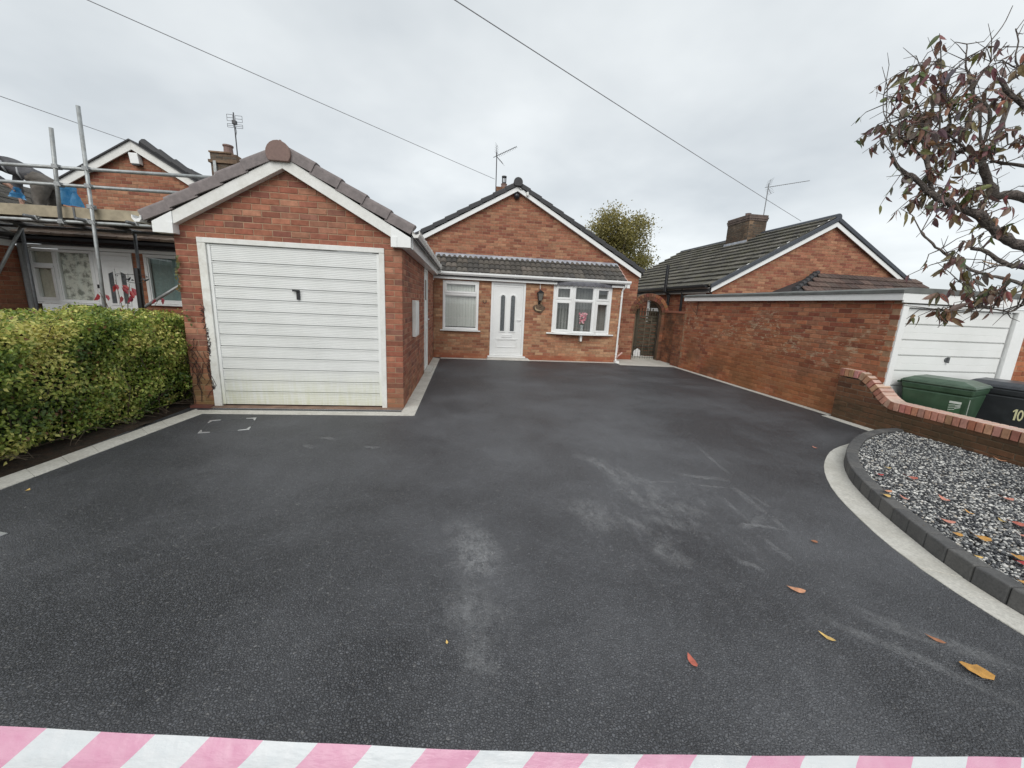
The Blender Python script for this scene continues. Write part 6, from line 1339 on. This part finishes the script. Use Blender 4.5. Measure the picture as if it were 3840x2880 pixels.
def cherry():
    T = thing('cherry_tree', 'pruned cherry tree with russet hanging leaves reaching over the gravel bed', 'tree', (5.0, 1.9, .08)); r = random.Random(31); nr = np.random.default_rng(31)
    mb = MB(); mb.tube([(5.15, 1.75, .05), (5.1, 1.85, .6), (5.0, 2.0, 1.2), (4.9, 2.1, 1.75), (4.75, 2.2, 2.2)], [.17, .14, .135, .13, .11], 12); mb.build('trunk', M['bark'], T, smooth=True)
    pts_all = []
    for L in LIMBS:
        P = [Vector(p[:3]) for p in L]; R = [p[3]*(.44 if p[3] > .02 else .62) for p in L]; Q, QR = [], []
        for i in range(len(P)-1):
            for k in range(4): t = k/4; a_, b_, c_, d_ = P[max(i-1, 0)], P[i], P[i+1], P[min(i+2, len(P)-1)]; Q.append(.5*((2*b_)+(c_-a_)*t+(2*a_-5*b_+4*c_-d_)*t*t+(3*b_-a_-3*c_+d_)*t**3)+Vector((r.gauss(0, 1), r.gauss(0, 1), r.gauss(0, 1)))*R[i]*.16); QR.append((R[i]*(1-t)+R[i+1]*t)*r.uniform(.88, 1.14))
        Q.append(P[-1]); QR.append(R[-1])
        if R[0] > .035 and L[0][0] > 4.2: Q.insert(0, Vector((4.85, 2.1, min(2.1, max(1.2, P[0].z-.35))))); QR.insert(0, max(R[0], .042))
        mb = MB(); mb.tube(Q, QR, 9 if R[0] > .02 else 6); mb.build('branch', M['bark'], T, smooth=True); pts_all += Q
    twig = MB(); leaves = []
    for cx, cy, cz, sx, sz, n in ZONES:
        made = 0
        while made < n*2.0:
            c = Vector((cx+r.gauss(0, sx*.75), cy+r.gauss(0, .14), cz+r.gauss(0, sz*.72)))
            a = min(pts_all, key=lambda p: (p-c).length_squared+r.random()*.002); m_ = a.lerp(c, .5)+Vector((r.gauss(0, .02), r.gauss(0, .02), .03)); twig.tube([a, m_, c], [.0042, .0032, .0018], 4, cap=False)
            for k in range(min(r.randint(2, 5), int(n*2.0)-made+1)):
                t = r.uniform(.45, 1.0); p = (m_.lerp(c, t*2-1) if t > .5 else a.lerp(m_, t*2)); leaves.append((p, sx)); made += 1
    for i in range(190):
        a = r.choice(pts_all); d = Vector((r.gauss(-.2, 1), r.gauss(0, .6), r.gauss(.35, .9))).normalized(); L = r.uniform(.08, .30); k = Vector((r.gauss(0, .03), 0, r.gauss(0, .03))); twig.tube([a, a+d*L*.5+k, a+d*L], [.0038, .0028, .0014], 4, cap=False)
        if i % 3 == 0: twig.tube([a+d*L*.5+k, a+d*L*.5+k+Vector((r.gauss(0, .07), 0, r.gauss(.04, .06)))], [.0025, .0012], 4, cap=False)
    twig.build('twigs', M['bark'], T, kind='stuff')
    pal = [(.20, .13, .10), (.22, .13, .10), (.17, .12, .10), (.25, .165, .10), (.15, .165, .065), (.20, .14, .105), (.28, .125, .10), (.21, .18, .08), (.15, .115, .10), (.18, .125, .105)]
    shapes = []
    for s in range(5):
        rr = random.Random(100+s); n = 6; vs = []; W = rr.uniform(.26, .42); curl = rr.uniform(.3, .9); fold = rr.uniform(.10, .35)
        for i in range(n+1):
            t = i/n; w = W*.5*math.sin(math.pi*min(1, t**.8))**.8 if 0 < i < n else 0; y = t-.06*curl*math.sin(t*3); z = -curl*t*t*.5
            vs += [(-w, y, z+w*fold+.02*rr.uniform(-1, 1)), (0, y, z), (w, y, z+w*fold+.02*rr.uniform(-1, 1))]
        fs = [(3*i+j, 3*i+1+j, 3*i+4+j, 3*i+3+j) for i in range(n) for j in (0, 1)]
        me = bpy.data.meshes.new('leaf'); me.from_pydata(vs, [], fs); me.materials.append(M['leaf_o']); shapes.append((me, vs, fs))
    rest = MB(); r.shuffle(leaves); off = T.location
    for i, (p, sx) in enumerate(leaves):
        L = r.uniform(.06, .105) if sx > .07 else r.uniform(.04, .075)
        d = Vector((r.gauss(0, .55), r.gauss(0, .4), -1+r.gauss(0, .45))).normalized(); x = d.cross(Vector((r.gauss(0, 1), r.gauss(0, 1), r.gauss(0, .4)))).normalized(); z = x.cross(d)
        Rm = Matrix((x*L, d*L, z*L)).transposed(); colr = tuple(q*r.uniform(.75, 1.25) for q in r.choice(pal)); me, vs, fs = r.choice(shapes)
        if i < 300:
            o = bpy.data.objects.new('leaf', me); COL.objects.link(o); o.parent = T; mm = Rm.to_4x4(); mm.translation = p-off; o.matrix_local = mm; o.color = (*colr, 1)
        else: rest.cur = colr; rest.add([p+Rm @ Vector(v) for v in vs], fs)
    if rest.v: rest.build('leaves', M['leaf_t'], T, kind='stuff')
    return shapes
SH = cherry()

# ================================================================== FALLEN LEAVES
def ground_leaf(label, x, y, z, L, ang, colr, group=None, w=1.0, k=0, curl=.25):
    me, vs, fs = SH[k % 5]; w = w*1.75; L = L*1.22; r = random.Random(int(x*1000)+int(y*777)); mb = MB(); ca, sa = math.cos(ang), math.sin(ang)
    jx = [1+.22*r.uniform(-1, 1) for _ in vs]
    mb.add([(x+(vx*q_*w*L)*ca-(vy-.5)*L*sa, y+(vx*q_*w*L)*sa+(vy-.5)*L*ca, z+.004+abs(vz)*L*curl+L*.12*(vy-.5)**2*4*curl*2+L*(.5-vx*sa+(vy-.5)*ca)*.22*curl) for (vx, vy, vz), q_ in zip(vs, jx)], fs)
    m_ = M['fl%d' % colr]; o = mb.build('fallen_leaf', m_, smooth=False); tag(o, label, 'leaf', group)
    return o
for i, c in enumerate([(.62, .30, .17), (.45, .12, .08), (.52, .27, .06), (.66, .44, .14), (.40, .035, .035), (.33, .14, .07), (.60, .24, .17), (.42, .30, .10)]): M['fl%d' % i] = plain('fallen_leaf_%d' % i, c, .6, var=.25, scale=40)
DG = 'fallen leaves on the asphalt'
for lab, x, y, L, a, c in (
    ('peach coloured curved leaf lying alone on the asphalt nearest the kerb bend', 1.93, 1.74, .085, 1.25, 0), ('thin straw coloured twig like leaf on the asphalt near the orange leaf', 1.81, 1.425, .06, .7, 3),
    ('large orange lobed leaf at the lower right of the asphalt', 2.345, 1.20, .10, 1.0, 2), ('narrow red and green leaf on the asphalt beside the kerb edging', 2.36, 1.37, .065, .8, 5),
    ('tiny pale curled leaf far along the asphalt by the boundary wall', 4.263, 4.0, .05, .4, 6), ('small dark brown leaf on the asphalt beside the white dust scuffs', 2.476, 2.177, .04, 1.5, 5),
    ('tiny tan leaf in the middle foreground of the asphalt', -.051, 1.532, .017, .2, 3), ('crumpled red brown leaf in the middle right foreground of the asphalt', 1.052, 1.352, .055, .1, 1),
    ('tiny yellow leaf scrap at far left beside the hedge edging', -3.25, 3.12, .028, .3, 3)):
    ground_leaf(lab, x, y, .0, L, a, c, DG, w=(.5 if 'thin' in lab or 'narrow' in lab else .62 if 'peach' in lab else 1), k=int(x*10))
GG = 'fallen leaves on the gravel'
for lab, x, y, L, a, c in (
    ('crimson leaf on the gravel closest to the inside of the kerb bend', 3.94, 3.0, .075, 1.4, 4), ('dull red leaf on the gravel right of the crimson one', 4.19, 2.93, .10, 1.2, 1), ('brown olive leaf at the back of the gravel near the kerb', 4.23, 3.165, .06, 1.0, 7),
    ('orange leaf resting across the dark kerb top', 3.60, 2.65, .07, 1.4, 0), ('pale yellow leaf beside the orange leaf on the kerb', 3.50, 2.58, .065, 1.3, 3), ('curled peach leaf just inside the kerb', 3.664, 2.56, .055, .4, 6),
    ('rounded coral leaf in the middle of the gravel', 4.01, 2.53, .065, .2, 6), ('long salmon leaf on the gravel towards the low wall', 4.59, 2.51, .10, 1.3, 6), ('small tan leaf standing on edge in the gravel', 3.945, 2.32, .05, .3, 2),
    ('long pink curled leaf in the lower gravel', 3.576, 2.21, .09, 1.0, 6), ('narrow mustard leaf in the lower gravel', 3.433, 2.054, .065, 1.2, 2), ('large rust orange leaf in the lower gravel', 3.546, 2.0, .10, 1.1, 2),
    ('cream leaf tip just behind the kerb blocks', 3.325, 2.148, .035, .9, 3), ('pale cream leaf behind the kerb at the lower right', 3.253, 1.817, .05, 1.1, 3), ('dark red leaf on the gravel near the right edge', 4.10, 2.155, .085, 1.2, 1),
    ('pink leaf on the gravel below the dark red one', 3.918, 2.01, .06, 1.2, 6), ('orange brown leaf in the gravel above the bright red one', 3.518, 1.80, .08, 1.0, 2), ('bright red leaf in the gravel at lower right', 3.45, 1.736, .075, 1.3, 4),
    ('yellow green leaf scrap in the gravel', 4.06, 2.2, .04, .2, 7), ('orange leaf at the very end of the visible gravel', 3.207, 1.588, .06, 1.2, 2), ('pale orange leaf against the foot of the low wall', 5.85, 3.33, .09, .6, 0)):
    ground_leaf(lab, x, y, (.121 if 'kerb top' in lab or 'pale yellow' in lab else .106), L, a, c, GG, k=int(x*7), curl=.5)

# ================================================================== BARRIER TAPE
def tape_mat():
    mt, t, b, o = mat('striped_barrier_tape'); N = NT(t); uv = N.n('ShaderNodeUVMap', uv_map='UVMap').outputs['UV']; x, y, z = N.xyz(uv)
    f = N.m('FRACT', N.m('ADD', N.m('DIVIDE', N.m('ADD', x, N.m('MULTIPLY', y, .95)), .2016), .075)); s = N.rng(f, .497, .503)
    e_ = N.rng(f, .0, .006); s = N.m('ADD', s, N.m('SUBTRACT', 1, e_))
    p = N.pos(); w = N.rng(N.noise(p, 35, 4), .3, .7)
    c = N.mix(s, N.mix(w, (.86, .42, .58), (.92, .52, .66)), N.mix(w, (.82, .86, .88), (.90, .92, .93)))
    t.links.new(c, b.inputs['Base Color']); b.inputs['Roughness'].default_value = .22
    N.bump(N.m('ADD', N.noise(N.scale(p, (2.5, 2.5, 9)), 7, 5, .6), N.m('MULTIPLY', N.noise(N.scale(p, (9, 3, 3)), 5, 3), .6)), .005, b, .6)
    tl = N.n('ShaderNodeBsdfTranslucent'); t.links.new(c, tl.inputs[0]); ms = N.n('ShaderNodeMixShader', {0: .35}); t.links.new(b.outputs[0], ms.inputs[1]); t.links.new(tl.outputs[0], ms.inputs[2]); t.links.new(ms.outputs[0], o.inputs[0]); return mt
def tape():
    n, k = 240, 6; a, b, c = Vector((-.84, .682, .739)), Vector((.013, .571, .734)), Vector((1.047, .445, .762)); wdir = Vector((.0, -.55, -.835)).normalized(); vs = []; uvs = []
    D = (c-a); L = D.length; sag = b-a.lerp(c, .452)
    for i in range(n+1):
        s = -1.6+4.2*i/n; base = a+D*s + sag*(1-((s-.452)/.5)**2 if abs(s-.452) < .5 else (0 if abs(s-.452) < .5 else -(abs(s-.452)-.5)*2.0))*1.0
        tw = .08*math.sin(s*2.2+.5)+.015*math.sin(s*9)
        wd_ = (wdir*math.cos(tw)+Vector((0, -.835, .55))*math.sin(tw)).normalized()
        for j in range(k+1):
            t = j/k; p = base+wd_*(.060*t); vs.append(p+Vector((0, .0016*math.sin(t*7+s*9)+.0006*math.sin(s*40+t*4), 0))); uvs.append((s*L, .060*t))
    fs = [(i*(k+1)+j, i*(k+1)+j+1, (i+1)*(k+1)+j+1, (i+1)*(k+1)+j) for i in range(n) for j in range(k)]
    me = bpy.data.meshes.new('barrier_tape'); me.from_pydata([tuple(v) for v in vs], [], fs); uvl = me.uv_layers.new(name='UVMap')
    for lp in me.loops: uvl.data[lp.index].uv = uvs[lp.vertex_index]
    for p in me.polygons: p.use_smooth = True
    me.materials.append(tape_mat()); o = bpy.data.objects.new('barrier_tape', me); COL.objects.link(o); tag(o, 'pink and white striped barrier tape stretched across the near edge of the asphalt', 'barrier tape')
tape()

# ================================================================== STONE DUST DRAGGED OVER THE ASPHALT
def dust():
    mt, t, b, o_ = mat('stone_dust'); N = NT(t); p = N.pos(); uv = N.n('ShaderNodeUVMap', uv_map='UVMap').outputs['UV']; u, v, w = N.xyz(uv)
    edge = N.m('MULTIPLY', N.m('MULTIPLY', u, N.m('SUBTRACT', 1, u)), N.m('MULTIPLY', v, N.m('SUBTRACT', 1, v)))
    a = N.m('MULTIPLY', N.rng(edge, .0, .055), N.rng(N.m('ADD', N.noise(N.scale(p, (1.6, .9, 1)), 9, 7, .78), N.m('MULTIPLY', N.noise(p, 120, 3, .7), .5)), .63, 1.05))
    b.inputs['Base Color'].default_value = (.40, .405, .41, 1); b.inputs['Roughness'].default_value = .95
    tr = N.n('ShaderNodeBsdfTransparent'); ms = N.n('ShaderNodeMixShader', {0: N.m('MULTIPLY', a, .46)}); t.links.new(tr.outputs[0], ms.inputs[1]); t.links.new(b.outputs[0], ms.inputs[2]); t.links.new(ms.outputs[0], o_.inputs[0])
    S = [((2.749, 4.044), (2.612, 3.224), .03), ((1.41, 3.65), (1.44, 2.95), .10), ((1.50, 3.45), (1.75, 2.85), .14), ((1.19, 2.60), (1.37, 2.30), .07), ((1.67, 2.72), (1.91, 2.56), .13), ((1.73, 3.135), (1.96, 3.125), .018), ((2.1, 3.075), (2.38, 3.0), .03),
         ((2.22, 2.80), (2.186, 2.48), .025), ((2.533, 2.83), (2.528, 2.69), .03), ((2.43, 2.60), (2.39, 2.33), .03), ((2.12, 2.417), (2.35, 2.348), .025), ((.87, 2.79), (1.12, 2.40), .22), ((1.39, 2.52), (1.73, 2.39), .10), ((1.33, 2.24), (1.37, 2.0), .14),
         ((2.132, 2.2), (2.129, 2.02), .04), ((1.79, 2.0), (1.85, 1.935), .04), ((1.24, 3.83), (1.44, 3.40), .12), ((2.46, 3.06), (2.42, 2.58), .05), ((1.40, 2.99), (1.52, 2.66), .10), ((1.63, 2.98), (1.58, 2.55), .07), ((2.10, 3.3), (2.3, 3.2), .05), ((2.2, 3.25), (2.5, 3.15), .06),
         ((.02, 2.55), (.10, 2.1), .20), ((.06, 2.32), (.16, 1.98), .22), ((.10, 2.2), (.14, 2.0), .12), ((.0, 1.85), (.14, 1.62), .2), ((.1, 1.55), (.08, 1.36), .12), ((2.1, 1.6), (2.6, 1.15), .08), ((1.9, 1.55), (2.35, 1.05), .05), ((2.35, 2.5), (2.05, 2.35), .05), ((-1.55, 4.3), (-1.35, 4.25), .05), ((-1.62, 4.05), (-1.5, 4.0), .05), ((-1.0, 4.02), (-.86, 4.0), .04)]
    vs, fs, uvs = [], [], []
    for i, (a0, a1, w_) in enumerate(S):
        a0, a1 = Vector(a0), Vector(a1); d = (a1-a0).normalized(); n = Vector((-d.y, d.x)); k = 8; b0 = len(vs); a0 = a0-d*.05; a1 = a1+d*.05; w_ = w_*1.5+.012
        for j in range(k+1):
            q = a0.lerp(a1, j/k)+n*.10*w_*math.sin(j*1.1+i)
            for s in (-1, 1): e_ = q+n*s*w_*.5; vs.append((e_.x, e_.y, .0032+.0004*(i % 4))); uvs.append((j/k, (s+1)/2))
        fs += [(b0+2*j, b0+2*j+2, b0+2*j+3, b0+2*j+1) for j in range(k)]
    me = bpy.data.meshes.new('stone_dust'); me.from_pydata(vs, [], fs); ul = me.uv_layers.new(name='UVMap')
    for lp in me.loops: ul.data[lp.index].uv = uvs[lp.vertex_index]
    me.materials.append(mt); o = bpy.data.objects.new('stone_dust', me); COL.objects.link(o); o['kind'] = 'stuff'
dust()
